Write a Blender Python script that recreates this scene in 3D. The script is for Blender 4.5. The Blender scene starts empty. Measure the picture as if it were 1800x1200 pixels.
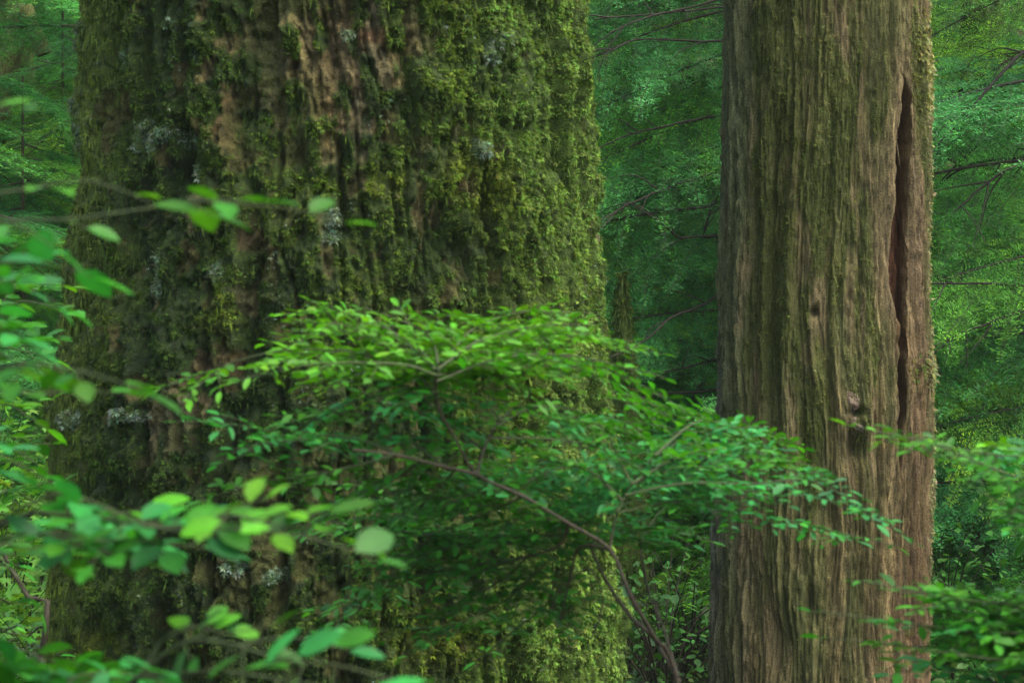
import bpy, math, time
import numpy as np
from mathutils import Matrix, Vector
T0 = time.time()
rng = np.random.default_rng(11)
R = math.radians
SC = bpy.context.scene
COL = SC.collection
CAMZ = 1.6
K = 36.0 / 70.0 / 1800.0          # metres per photo pixel at one metre


def P(px, py, Y):
    """point of the forest seen at photo pixel px,py when it stands Y metres away"""
    return np.array([(px - 900) * K * Y, Y, CAMZ - (py - 600) * K * Y])


# ------------------------------------------------------------------ noise
def _h(ix, iy, iz, s):
    h = (ix * 374761393 + iy * 668265263 + iz * 2147483647 + s * 1274126177) & 0xFFFFFFFF
    h = ((h ^ (h >> 13)) * 1274126177) & 0xFFFFFFFF
    h = ((h ^ (h >> 16)) * 2246822519) & 0xFFFFFFFF
    return ((h ^ (h >> 15)) & 0xFFFFFF) / float(0x7FFFFF) - 1.0


def vn(x, y, z, s=0):
    x, y, z = np.broadcast_arrays(x, y, z)
    fx, fy, fz = np.floor(x), np.floor(y), np.floor(z)
    ix, iy, iz = fx.astype(np.int64), fy.astype(np.int64), fz.astype(np.int64)
    tx, ty, tz = x - fx, y - fy, z - fz
    tx = tx * tx * tx * (tx * (tx * 6 - 15) + 10)
    ty = ty * ty * ty * (ty * (ty * 6 - 15) + 10)
    tz = tz * tz * tz * (tz * (tz * 6 - 15) + 10)
    r = 0
    for a in (0, 1):
        wa = tx if a else 1 - tx
        for b in (0, 1):
            wb = ty if b else 1 - ty
            for c in (0, 1):
                wc = tz if c else 1 - tz
                r = r + wa * wb * wc * _h(ix + a, iy + b, iz + c, s)
    return r


def fbm(x, y, z, o=3, s=0):
    r, a, n = 0, 1.0, 0
    for i in range(o):
        r = r + a * vn(x, y, z, s + i * 7)
        n += a
        a *= .5
        x, y, z = (x * .8 - y * .6) * 2.03 + 5.1, (x * .6 + y * .8) * 2.03 + 1.7, z * 2.03 + 3.3
    return r / n


def ss(a, b, x):
    t = np.clip((x - a) / (b - a), 0, 1)
    return t * t * (3 - 2 * t)


def mixc(c, d, m):
    return c * (1 - m[..., None]) + np.asarray(d) * m[..., None]


def unit(v):
    return v / np.maximum(np.linalg.norm(v, axis=-1, keepdims=True), 1e-9)


# ------------------------------------------------------------------ objects
def link(o, parent=None):
    COL.objects.link(o)
    if parent is not None:
        o.parent = parent
    return o


def thing(name, loc, label, cat, group=None):
    o = bpy.data.objects.new(name, None)
    o.empty_display_size = .2
    o.location = loc
    o['label'] = label
    o['category'] = cat
    if group:
        o['group'] = group
    return link(o)


def make_mesh(name, V, F, C=None, mat=None, smooth=True):
    """V (n,3); F array (m,3|4) or list of such; C (n,3) linear colour"""
    if not isinstance(F, (list, tuple)):
        F = [F]
    F = [np.asarray(f, dtype=np.int32) for f in F if len(f)]
    me = bpy.data.meshes.new(name)
    V = np.ascontiguousarray(V, dtype=np.float32)
    me.vertices.add(len(V))
    me.vertices.foreach_set('co', V.ravel())
    li = np.concatenate([f.ravel() for f in F])
    ls, off = [], 0
    for f in F:
        ls.append(off + np.arange(len(f), dtype=np.int32) * f.shape[1])
        off += f.size
    ls = np.concatenate(ls).astype(np.int32)
    me.loops.add(len(li))
    me.loops.foreach_set('vertex_index', li)
    me.polygons.add(len(ls))
    me.polygons.foreach_set('loop_start', ls)
    me.update(calc_edges=True)
    if smooth:
        me.polygons.foreach_set('use_smooth', np.ones(len(ls), dtype=bool))
    if C is not None:
        at = me.color_attributes.new('Col', 'FLOAT_COLOR', 'POINT')
        cc = np.ones((len(V), 4), dtype=np.float32)
        cc[:, :3] = np.clip(C, 0.002, .9)
        at.data.foreach_set('color', cc.ravel())
    if mat:
        me.materials.append(mat)
    return me


def put(name, me, parent=None, loc=(0, 0, 0)):
    o = bpy.data.objects.new(name, me)
    o.location = loc
    return link(o, parent)


class Acc:
    """collects geometry of one mesh"""
    def __init__(s):
        s.V, s.C, s.Q, s.T, s.n = [], [], [], [], 0

    def add(s, V, F, C):
        V = np.asarray(V, dtype=np.float32).reshape(-1, 3)
        C = np.broadcast_to(np.asarray(C, dtype=np.float32), V.shape)
        s.V.append(V)
        s.C.append(C)
        F = np.asarray(F)
        (s.Q if F.shape[1] == 4 else s.T).append(F + s.n)
        s.n += len(V)

    def build(s, name, mat, parent=None, org=(0, 0, 0), smooth=True):
        me = s.mesh(name, mat, org, smooth)
        return put(name, me, parent)

    def mesh(s, name, mat, org=(0, 0, 0), smooth=True):
        F = []
        if s.Q:
            F.append(np.concatenate(s.Q))
        if s.T:
            F.append(np.concatenate(s.T))
        return make_mesh(name, np.concatenate(s.V) - np.asarray(org), F, np.concatenate(s.C), mat, smooth)


def stamp(acc, tv, tf, pos, ax, nr, size, col, wid=None):
    """stamp template (tv,tf) at pos with axis ax, normal nr, size; col (m,3) or (m,k,3)"""
    m, k = len(pos), len(tv)
    if m == 0:
        return
    a = unit(ax)
    b = unit(np.cross(nr, a))
    n = np.cross(a, b)
    size = np.broadcast_to(size, (m,))[:, None, None]
    w = size if wid is None else np.broadcast_to(wid, (m,))[:, None, None]
    V = pos[:, None, :] + tv[None, :, 0:1] * a[:, None, :] * size + tv[None, :, 1:2] * b[:, None, :] * w + tv[None, :, 2:3] * n[:, None, :] * size
    col = np.asarray(col)
    if col.ndim == 2:
        col = np.repeat(col[:, None, :], k, axis=1)
    F = (np.asarray(tf)[None] + (np.arange(m) * k)[:, None, None]).reshape(-1, len(tf[0]))
    acc.add(V.reshape(-1, 3), F, col.reshape(-1, 3))


def seg_tubes(acc, P0, P1, r0, r1, col, sides=4):
    P0, P1 = np.asarray(P0), np.asarray(P1)
    m = len(P0)
    if m == 0:
        return
    a = unit(P1 - P0)
    ref = np.where(np.abs(a[:, 2:3]) > .9, np.array([[1., 0, 0]]), np.array([[0, 0, 1.]]))
    b = unit(np.cross(ref, a))
    n = np.cross(a, b)
    an = np.arange(sides) / sides * 2 * math.pi
    c = (np.cos(an)[None, :, None] * b[:, None] + np.sin(an)[None, :, None] * n[:, None])
    r0 = np.broadcast_to(r0, (m,))[:, None, None]
    r1 = np.broadcast_to(r1, (m,))[:, None, None]
    V = np.concatenate([P0[:, None] + c * r0, P1[:, None] + c * r1], axis=1)
    i = np.arange(sides)
    j = (i + 1) % sides
    q = np.stack([i, j, j + sides, i + sides], 1)
    F = (q[None] + (np.arange(m) * 2 * sides)[:, None, None]).reshape(-1, 4)
    col = np.asarray(col)
    if col.ndim == 2:
        col = np.repeat(col, 2 * sides, axis=0)
    acc.add(V.reshape(-1, 3), F, col)


def curve(pts, step=.03):
    """Catmull-Rom resample"""
    pts = np.asarray(pts, dtype=float)
    if len(pts) == 2:
        pts = np.stack([pts[0], (pts[0] + pts[1]) / 2, pts[1]])
    q = np.vstack([2 * pts[0] - pts[1], pts, 2 * pts[-1] - pts[-2]])
    out = []
    for i in range(1, len(q) - 2):
        L = np.linalg.norm(q[i + 1] - q[i])
        n = max(2, int(L / step))
        t = (np.arange(n) / n)[:, None]
        out.append(.5 * (2 * q[i] + (q[i + 1] - q[i - 1]) * t + (2 * q[i - 1] - 5 * q[i] + 4 * q[i + 1] - q[i + 2]) * t ** 2
                         + (-q[i - 1] + 3 * q[i] - 3 * q[i + 1] + q[i + 2]) * t ** 3))
    out.append(pts[-1:])
    return np.vstack(out)


def tube(acc, pts, r, col, sides=6, rough=0.0):
    """connected tube through pts with radii r"""
    pts = np.asarray(pts, dtype=float)
    n = len(pts)
    r = np.broadcast_to(r, (n,)).astype(float)
    t = unit(np.gradient(pts, axis=0))
    ref = np.array([0, 0, 1.]) if abs(t[:, 2]).mean() < .8 else np.array([1., 0, 0])
    b = unit(np.cross(ref, t))
    m = np.cross(t, b)
    an = np.arange(sides) / sides * 2 * math.pi
    ring = np.cos(an)[None, :, None] * b[:, None] + np.sin(an)[None, :, None] * m[:, None]
    rr = r[:, None, None]
    V = pts[:, None] + ring * rr
    if rough:
        f = .55 / max(r.mean(), .004)
        d = fbm(V[..., 0] * f, V[..., 1] * f, V[..., 2] * f, 2, 5)
        V = pts[:, None] + ring * rr * (1 + rough * d[..., None])
    i = np.arange(n - 1)[:, None] * sides
    j = np.arange(sides)[None]
    k = (j + 1) % sides
    F = np.stack([i + j, i + k, i + k + sides, i + j + sides], -1).reshape(-1, 4)
    acc.add(V.reshape(-1, 3), F, col)


# ------------------------------------------------------------------ materials
def nmat(name):
    m = bpy.data.materials.new(name)
    m.use_nodes = True
    nt = m.node_tree
    nt.nodes.clear()
    return m, nt, nt.nodes.new('ShaderNodeOutputMaterial')


def leaf_mat(name, trans=.35, rough=.42, spec=.5, tint=(1.25, 1.15, .45), vein=0):
    m, nt, out = nmat(name)
    N = nt.nodes.new
    L = nt.links.new
    at = N('ShaderNodeAttribute')
    at.attribute_name = 'Col'
    geo = N('ShaderNodeNewGeometry')
    nz = N('ShaderNodeTexNoise')
    nz.inputs['Scale'].default_value = 60
    nz.inputs['Detail'].default_value = 2
    L(geo.outputs['Position'], nz.inputs['Vector'])
    mr = N('ShaderNodeMapRange')
    mr.inputs[3].default_value = .72
    mr.inputs[4].default_value = 1.28
    L(nz.outputs['Fac'], mr.inputs[0])
    mx = N('ShaderNodeVectorMath')
    mx.operation = 'SCALE'
    L(at.outputs['Color'], mx.inputs[0])
    L(mr.outputs[0], mx.inputs['Scale'])
    bs = N('ShaderNodeBsdfPrincipled')
    bs.inputs['Roughness'].default_value = rough
    bs.inputs['Specular IOR Level'].default_value = spec
    L(mx.outputs[0], bs.inputs['Base Color'])
    if trans > 0:
        tr = N('ShaderNodeBsdfTranslucent')
        tm = N('ShaderNodeVectorMath')
        tm.operation = 'MULTIPLY'
        tm.inputs[1].default_value = tint
        L(mx.outputs[0], tm.inputs[0])
        L(tm.outputs[0], tr.inputs['Color'])
        sh = N('ShaderNodeMixShader')
        sh.inputs[0].default_value = trans
        L(bs.outputs[0], sh.inputs[1])
        L(tr.outputs[0], sh.inputs[2])
        L(sh.outputs[0], out.inputs[0])
    else:
        L(bs.outputs[0], out.inputs[0])
    return m


def bark_mat(name, sx=60, sz=12, bump=.4, rough=.85, dist=.004):
    m, nt, out = nmat(name)
    N = nt.nodes.new
    L = nt.links.new
    at = N('ShaderNodeAttribute')
    at.attribute_name = 'Col'
    tc = N('ShaderNodeTexCoord')
    mp = N('ShaderNodeMapping')
    mp.inputs['Scale'].default_value = (sx, sx, sz)
    L(tc.outputs['Object'], mp.inputs[0])
    nz = N('ShaderNodeTexNoise')
    nz.inputs['Scale'].default_value = 1
    nz.inputs['Detail'].default_value = 5
    nz.inputs['Roughness'].default_value = .65
    L(mp.outputs[0], nz.inputs['Vector'])
    n2 = N('ShaderNodeTexNoise')
    n2.inputs['Scale'].default_value = 170
    n2.inputs['Detail'].default_value = 3
    L(tc.outputs['Object'], n2.inputs['Vector'])
    ad = N('ShaderNodeMath')
    ad.operation = 'ADD'
    L(nz.outputs['Fac'], ad.inputs[0])
    L(n2.outputs['Fac'], ad.inputs[1])
    mr = N('ShaderNodeMapRange')
    mr.inputs[1].default_value = .75
    mr.inputs[2].default_value = 1.25
    mr.inputs[3].default_value = .40
    mr.inputs[4].default_value = 1.65
    L(ad.outputs[0], mr.inputs[0])
    mx = N('ShaderNodeVectorMath')
    mx.operation = 'SCALE'
    L(at.outputs['Color'], mx.inputs[0])
    L(mr.outputs[0], mx.inputs['Scale'])
    bp = N('ShaderNodeBump')
    bp.inputs['Strength'].default_value = bump
    bp.inputs['Distance'].default_value = dist
    L(ad.outputs[0], bp.inputs['Height'])
    bs = N('ShaderNodeBsdfPrincipled')
    bs.inputs['Roughness'].default_value = rough
    bs.inputs['Specular IOR Level'].default_value = .25
    L(mx.outputs[0], bs.inputs['Base Color'])
    L(bp.outputs[0], bs.inputs['Normal'])
    L(bs.outputs[0], out.inputs[0])
    return m


M_LEAF = leaf_mat('broad leaf', .38, .5, .28)
M_NEEDLE = leaf_mat('conifer needles', .30, .5, .3, (1.1, 1.1, .6))
M_MOSS = leaf_mat('moss fronds', .3, .75, .2, (1.1, 1.05, .5))
M_BARK = bark_mat('furrowed bark', 70, 26, 1.0, .9, .010)
M_WOOD = bark_mat('weathered wood', 150, 12, .9, .85, .006)
M_TWIG = bark_mat('twig bark', 150, 60, .3, .7, .001)
M_SOIL = bark_mat('forest floor', 14, 14, .8, .95, .03)

# ------------------------------------------------------------------ terrain
def ground(x, y):
    h = 0.30 * vn(x * .25, y * .25, 0 * x, 3) + .10 * vn(x * .9, y * .9, 0 * x, 4)
    side = np.clip((-x - .6) / 6, 0, 1) * np.clip((y - 5) / 6, 0, 1)
    rise = .55 * np.maximum(y - 15, 0) ** 1.0 * ss(13, 22, y)
    return h * .6 + rise + side * .35


def build_ground():
    ax = np.concatenate([np.linspace(-60, -14, 40), np.linspace(-13.5, 13.5, 180), np.linspace(14, 60, 40)])
    ay = np.concatenate([np.linspace(-40, 3.5, 40), np.linspace(4, 30, 170), np.linspace(31, 75, 40)])
    X, Y = np.meshgrid(ax, ay)
    Z = ground(X, Y) + .035 * fbm(X * 4, Y * 4, X * 0, 2, 9)
    V = np.stack([X, Y, Z], -1).reshape(-1, 3)
    nx = len(ax)
    i = (np.arange(len(ay) - 1)[:, None] * nx + np.arange(nx - 1)[None]).reshape(-1)
    F = np.stack([i, i + 1, i + nx + 1, i + nx], 1)
    m = ss(-.1, .35, fbm(X * 1.3, Y * 1.3, X * 0, 3, 21))
    C = mixc(np.ones(X.shape + (3,)) * [.055, .036, .02], [.035, .06, .012], m).reshape(-1, 3)
    o = put('ground', make_mesh('ground', V, F, C, M_SOIL))
    o['kind'] = 'structure'


build_ground()

# ------------------------------------------------------------------ templates
LEAF_V = np.array([[0, 0, 0], [.28, .24, .05], [.62, .27, .03], [.28, -.24, .05], [.62, -.27, .03], [1, 0, -.10], [.3, 0, 0], [.65, 0, -.03],
                   [.86, .15, -.03], [.86, -.15, -.03]], dtype=float)
LEAF_F = np.array([[0, 6, 1], [0, 3, 6], [1, 6, 2], [6, 7, 2], [6, 3, 4], [6, 4, 7], [2, 7, 8], [7, 5, 8], [7, 4, 9], [7, 9, 5]])
# five pointed maple-like leaf
_pt = [(0, 0)]
for k_, (an_, r_) in enumerate([(-115, .45), (-85, .25), (-55, .85), (-28, .42), (0, 1.0), (28, .42), (55, .85), (85, .25), (115, .45)]):
    _pt.append((.15 + .8 * r_ * math.cos(R(an_)), .8 * r_ * math.sin(R(an_))))
MAPLE_V = np.array([[a, b, -.12 * (a * a + b * b)] for a, b in _pt])
MAPLE_F = np.array([[0, i, i + 1] for i in range(1, 9)])
# needle: flat lozenge
NEED_V = np.array([[0, 0, 0], [.5, .5, 0], [1, 0, 0], [.5, -.5, 0]], dtype=float)
NEED_F = np.array([[0, 1, 2, 3]])
# moss frond: fan of leaflets
_fv, _ff = [], []
for k_, (an_, l_) in enumerate([(-48, .7), (4, 1.), (44, .8)]):
    c_, s_ = math.cos(R(an_)), math.sin(R(an_))
    b_ = len(_fv)
    for (t_, w_, z_) in [(0.02, 0, 0), (.5, .15, .05), (1, 0, -.25), (.45, -.15, .02)]:
        _fv.append([l_ * (t_ * c_ - w_ * s_), l_ * (t_ * s_ + w_ * c_), z_ * l_])
    _ff.append([b_, b_ + 1, b_ + 2, b_ + 3])
FROND_V, FROND_F = np.array(_fv), np.array(_ff)


# ------------------------------------------------------------------ the great trunks
def trunk_grid(profile, cx, cy, zlo, zhi, dz, ztop, nfront, phimax=112, nback=60, zdead=-.4):
    ph = np.concatenate([np.linspace(-phimax, phimax, nfront), np.linspace(phimax, 360 - phimax, nback + 2)[1:-1]])
    ph = np.radians(ph)
    zz = np.concatenate([np.arange(zdead, zlo, .06), np.arange(zlo, zhi, dz), np.linspace(zhi, ztop, 50)])
    PH, Z = np.meshgrid(ph, zz)
    n = len(ph)
    i = np.arange(len(zz) - 1)[:, None] * n
    j = np.arange(n)[None]
    k = (j + 1) % n
    F = np.stack([i + j, i + k, i + k + n, i + j + n], -1).reshape(-1, 4)
    return PH, Z, F


def grid_normals(V):
    du = np.roll(V, -1, 1) - np.roll(V, 1, 1)
    dv = np.gradient(V, axis=0)
    return unit(np.cross(du, dv))


def gauss(PH, Z, phi, z, wp, wz):
    return np.exp(-((PH - phi) / wp) ** 2 - ((Z - z) / wz) ** 2)


def scatter_fronds(acc, V, Nn, w, cols, n, smin, smax, side=.5, down=.7, dz_lo=None, dz_hi=None, palew=.25):
    w = np.clip(w.reshape(-1), 0, None)
    Vf, Nf, Cf = V.reshape(-1, 3), Nn.reshape(-1, 3), cols.reshape(-1, 3)
    idx = rng.choice(len(Vf), n, p=w / w.sum())
    p, nn = Vf[idx], Nf[idx]
    p = p + rng.normal(0, .003, p.shape)
    ax = nn * rng.uniform(.45, 1.0, (n, 1)) + np.array([0, 0, -1]) * rng.uniform(.1, down * 1.4, (n, 1)) + rng.normal(0, side, (n, 3))
    nr = np.array([0, 0, 1.]) + nn * .5 + rng.normal(0, .3, (n, 3))
    c = Cf[idx] * rng.uniform(.65, 1.45, (n, 1))
    c = c * (1 + rng.normal(0, .12, (n, 3)))
    c = np.repeat(c[:, None], 12, 1)
    wv = rng.uniform(.6, 1.5, n)
    tipw = np.tile([.7, 1, 1.35, 1], 3)[None, :, None]
    s = rng.uniform(smin, smax, n) * rng.choice([.7, 1, 1.3], n)
    stamp(acc, FROND_V, FROND_F, p - nn * .003, ax, nr, s, c * tipw, wid=s * wv)


def hang_strands(acc, V, Nn, w, cols, n, lmin, lmax, wd=.0022):
    w = np.clip(w.reshape(-1), 0, None)
    Vf, Nf, Cf = V.reshape(-1, 3), Nn.reshape(-1, 3), cols.reshape(-1, 3)
    idx = rng.choice(len(Vf), n, p=w / w.sum())
    p, nn = Vf[idx], Nf[idx]
    ax = np.array([0, 0, -1.]) + nn * rng.uniform(.02, .28, (n, 1)) + rng.normal(0, .12, (n, 3))
    c = Cf[idx] * rng.uniform(.6, 1.5, (n, 1))
    stamp(acc, NEED_V, NEED_F, p + nn * .002, ax, nn + rng.normal(0, .5, (n, 3)), rng.uniform(lmin, lmax, n), c, wid=rng.uniform(wd, wd * 2.2, n))


MOSS_OLIVE = np.array([.036, .064, .008])
MOSS_YEL = np.array([.072, .108, .010])
MOSS_PALE = np.array([.105, .150, .026])
LICHEN = np.array([.15, .21, .135])


def big_trunk():
    cx, cy = P(592, 600, 7.05)[0], 7.05
    zc = np.array([-.4, .4, .9, 1.45, 1.75, 2.2, 2.9, 6, 14])
    rc = np.array([1.15, .980, .952, .935, .902, .866, .845, .77, .64])
    PH, Z, F = trunk_grid(None, cx, cy, .2, 3.3, .0062, 14, 820)
    Rz = np.interp(Z, zc, rc)
    X0, Y0 = np.sin(PH), -np.cos(PH)
    w1 = fbm(X0 * 2, Y0 * 2, Z * .9, 2, 1)
    w2 = fbm(X0 * 7, Y0 * 7, Z * 3.0, 2, 2)
    pw = PH + .07 * w1 + .030 * w2
    X, Y = np.sin(pw), -np.cos(pw)
    A = fbm(X * 5.5, Y * 5.5, Z * .75, 2, 3)
    fA = 1 - ss(0, .17, np.abs(A))
    B = fbm(X * 12 + 3, Y * 12, Z * 1.7, 2, 4)
    fB = 1 - ss(0, .16, np.abs(B))
    Cn = fbm(X * 9, Y * 9, Z * 5.5, 2, 5)
    st = Cn * 4.5 + .5 * fbm(X * 40, Y * 40, Z * 30, 2, 18)
    flake = np.floor(st) + ss(.0, .12, st - np.floor(st))
    D = np.abs(fbm(X * 22 + 1, Y * 22, Z * 5 + .4 * w2, 2, 19))
    fD = 1 - ss(0, .075, D)
    fine = fbm(X * 32, Y * 32, Z * 12, 3, 6)
    vfine = fbm(X * 80, Y * 80, Z * 45, 2, 16)
    lobes = fbm(X0 * 1.7, Y0 * 1.7, Z * .35, 1, 8)
    s = np.sin(PH)
    # photo places -> angle on the trunk
    def ph(px):
        return math.asin(max(-.995, min(.995, (px - 592) / 462.)))
    def zz(py):
        return CAMZ - (py - 600) * K * 6.3
    moss = fbm(X0 * 3.2, Y0 * 3.2, Z * 2.2, 3, 31) * .7 + fbm(X * 17, Y * 17, Z * 11, 3, 32) * 1.7
    moss = moss + np.interp(s, [-1, -.93, -.75, -.45, -.1, .1, .35, .6, 1], [1.5, 1.4, .80, .62, .50, .62, .80, .95, 1.2])
    moss = moss + .15 * ss(.9, .3, Z)
    for px, py, wpx, wpy, a in [(620, 200, 50, 150, -1.0), (430, 240, 45, 90, -.9), (790, 380, 30, 60, -.9), (395, 730, 70, 90, -1.0), (480, 1010, 130, 90, -.7),
                                (560, 130, 60, 150, -.7), (700, 90, 60, 110, -.6), (760, 160, 40, 110, -.5), (250, 180, 30, 120, -.5), (300, 420, 50, 60, -.3),
                                (700, 480, 60, 90, -.3), (520, 560, 60, 60, -.4), (350, 150, 70, 120, .6), (960, 250, 80, 400, .3), (1010, 800, 60, 300, .2)]:
        moss = moss + a * .75 * gauss(PH, Z, ph(px), zz(py), wpx / 462. / max(.25, math.cos(ph(px))), wpy * K * 6.3)
    m = ss(.0, .45, moss)
    # albedo
    t1 = ss(-.5, .5, fbm(X * 6, Y * 6, Z * 1.2, 3, 41))
    t2 = ss(.15, .6, fbm(X * 4 + 9, Y * 4, Z * 2.2, 2, 42))
    C = mixc(np.ones(PH.shape + (3,)) * [.075, .052, .020], [.17, .130, .062], t1)
    C = mixc(C, [.15, .085, .042], t2 * .3)
    C = mixc(C, [.20, .17, .13], ss(.5, .8, vn(X * 9, Y * 9, Z * 4, 43)) * .6)
    for px, py, wpx, wpy, c, a in [(620, 210, 28, 90, (.24, .13, .07), .95), (430, 240, 26, 60, (.19, .09, .06), .9), (680, 72, 40, 12, (.26, .10, .06), .9), (792, 380, 13, 45, (.30, .24, .15), .95),
                                   (395, 740, 45, 70, (.22, .17, .13), .9), (650, 130, 60, 90, (.2, .145, .09), .8), (500, 90, 60, 90, (.16, .12, .08), .7), (250, 190, 14, 90, (.17, .09, .055), .8),
                                   (470, 1000, 90, 60, (.13, .085, .06), .8), (270, 50, 30, 60, (.18, .15, .13), .7)]:
        C = mixc(C, c, a * gauss(PH, Z, ph(px), zz(py), wpx / 462. / max(.25, math.cos(ph(px))), wpy * K * 6.3))
    rag = 1 - 2 * np.abs(fbm(X * 24 + 2, Y * 24, Z * 13, 3, 17))
    C = C * (1 + .35 * fine[..., None] + .25 * vfine[..., None]) * (1 + .28 * np.sin(np.floor(st) * 2.4 + 1))[..., None]
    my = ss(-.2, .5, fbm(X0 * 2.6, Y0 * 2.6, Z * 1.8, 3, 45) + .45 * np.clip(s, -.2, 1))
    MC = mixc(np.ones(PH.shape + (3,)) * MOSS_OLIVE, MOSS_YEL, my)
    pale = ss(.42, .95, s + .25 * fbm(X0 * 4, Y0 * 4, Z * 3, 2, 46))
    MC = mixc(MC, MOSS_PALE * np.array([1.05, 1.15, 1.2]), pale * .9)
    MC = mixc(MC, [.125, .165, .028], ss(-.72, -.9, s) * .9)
    for px, py, wpx, wpy in [(830, 300, 40, 30), (700, 330, 50, 30), (110, 1040, 60, 200), (450, 550, 30, 40), (790, 1120, 60, 50), (270, 1130, 50, 30), (165, 280, 20, 60), (880, 330, 50, 60)]:
        MC = mixc(MC, [.12, .145, .010], .7 * gauss(PH, Z, ph(px), zz(py), wpx / 462. / max(.25, math.cos(ph(px))), wpy * K * 6.3))
    lich = np.zeros_like(PH)
    for px, py, wpx, wpy in [(300, 250, 26, 34), (345, 236, 24, 16), (370, 245, 14, 16), (625, 385, 20, 22), (395, 310, 9, 24), (325, 470, 22, 40), (290, 225, 14, 20), (200, 740, 26, 18),
                             (335, 510, 18, 16), (230, 90, 12, 20), (340, 40, 14, 12), (145, 190, 10, 60), (140, 20, 12, 30), (620, 420, 18, 14), (660, 650, 20, 18), (310, 730, 40, 12),
                             (480, 985, 20, 12), (540, 1000, 16, 14), (880, 90, 16, 40), (860, 260, 16, 14), (440, 480, 14, 20), (905, 60, 16, 12), (650, 70, 12, 10)]:
        g = gauss(PH, Z, ph(px), zz(py), wpx / 462. / max(.25, math.cos(ph(px))), wpy * K * 6.3)
        lich = np.maximum(lich, g)
    lich = ss(.3, .6, lich + .35 * fbm(X0 * 25, Y0 * 25, Z * 25, 2, 47))
    MC = MC * (1 + .5 * fbm(X0 * 30, Y0 * 30, Z * 30, 2, 63))[..., None]
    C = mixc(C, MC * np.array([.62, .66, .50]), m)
    C = mixc(C, [.060, .076, .014], (1 - m) * ss(-.5, .3, fbm(X0 * 5, Y0 * 5, Z * 4, 3, 64)) * .78)
    C = mixc(C, LICHEN, lich * .5)
    C = C * np.array([.50, .54, .34])
    # relief
    furr = np.interp(s, [-1, -.9, -.6, .2, .6, 1], [.4, .6, 1, 1, 1, .8])
    d = -.070 * fA * furr - .034 * fB * furr - .026 * fD * (.4 + .6 * ss(-.3, .3, w1)) + .008 * flake + .024 * fine + .014 * vfine + .030 * lobes + .014 * rag
    d = d + m * (.012 + .022 * fbm(X0 * 20, Y0 * 20, Z * 18, 3, 51)) + lich * .006
    d = d + .05 * gauss(PH, Z, -1.35, 1.42, .35, .10) + .02 * gauss(PH, Z, -1.4, 1.1, .4, .2)
    d = d - .10 * gauss(PH, Z, ph(212), .3, .035, .32) - .06 * gauss(PH, Z, ph(225), .75, .03, .3) + .03 * gauss(PH, Z, ph(150), .3, .12, .5)
    d = d - .10 * gauss(PH, Z, ph(1050), .30, .06, .16) - .10 * gauss(PH, Z, ph(905), .42, .025, .3) - .07 * gauss(PH, Z, ph(666), .40, .02, .15)
    for px, py, ln in [(268, 170, 130), (488, 170, 110), (566, 130, 90), (640, 330, 200), (748, 160, 90), (300, 760, 120), (290, 330, 70), (425, 770, 90), (880, 180, 120), (540, 300, 90), (230, 480, 130)]:
        d = d - .05 * gauss(PH, Z, ph(px) + .01 * w2, zz(py), .011, ln * K * 6.3 * .6)
    lowr = ss(1.3, .7, Z) * ss(.1, .4, s)
    d = d - lowr * (.05 * (1 - ss(0, .2, np.abs(fbm(X * 8 + 5, Y * 8, Z * 2.2, 2, 67)))) - .03 * fbm(X * 10, Y * 10, Z * 6, 2, 68))
    RR = Rz + d
    V = np.stack([cx + RR * X0, cy + RR * Y0, Z], -1)
    root = thing('conifer_tree', (cx, cy, 0), 'huge old conifer with furrowed brown bark under thick moss, left of the bare snag', 'tree')
    org = np.array([cx, cy, 0])
    put('trunk', make_mesh('trunk', V.reshape(-1, 3) - org, F, C.reshape(-1, 3), M_BARK), root)
    Nn = grid_normals(V)
    vis = (Z > .25) & (Z < 3.2) & (np.cos(PH) > -.25)
    prot = ss(-.045, .015, d - .030 * lobes)          # moss sits on what stands proud
    a = Acc()
    wt = m * vis * (.08 + prot) * ss(-.35, .25, fbm(X0 * 26, Y0 * 26, Z * 34, 2, 62)) * (1 - .85 * ss(-.7, -.9, s))
    MCv = MC * np.array([1.0, 1.12, .9]) * (1 + .45 * fbm(X0 * 14, Y0 * 14, Z * 12, 2, 66))[..., None]
    scatter_fronds(a, V, Nn, wt, MCv, 190000, .005, .0135)
    scatter_fronds(a, V, Nn, wt * (s > .25) * ss(.1, .7, s), MCv * 1.05, 80000, .006, .016, side=.4, down=.6)
    hang_strands(a, V, Nn, vis * m * ss(-.62, -.88, s), MCv * .95, 42000, .014, .055, .0013)
    hang_strands(a, V, Nn, vis * m * (s > -.8), MCv, 9000, .015, .045)
    a.build('moss', M_MOSS, root, org, smooth=False)
    b = Acc()
    LC = np.ones(PH.shape + (3,)) * LICHEN
    scatter_fronds(b, V, Nn, lich * vis, LC, 9000, .006, .016, side=.8, down=.2)
    wl = vis * ss(.3, .9, fbm(X0 * 6, Y0 * 6, Z * 6, 2, 61) + .3)
    scatter_fronds(b, V, Nn, wl * prot, LC * .9, 4500, .004, .011, side=.7, down=.4)
    b.build('lichen', M_MOSS, root, org, smooth=False)


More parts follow.
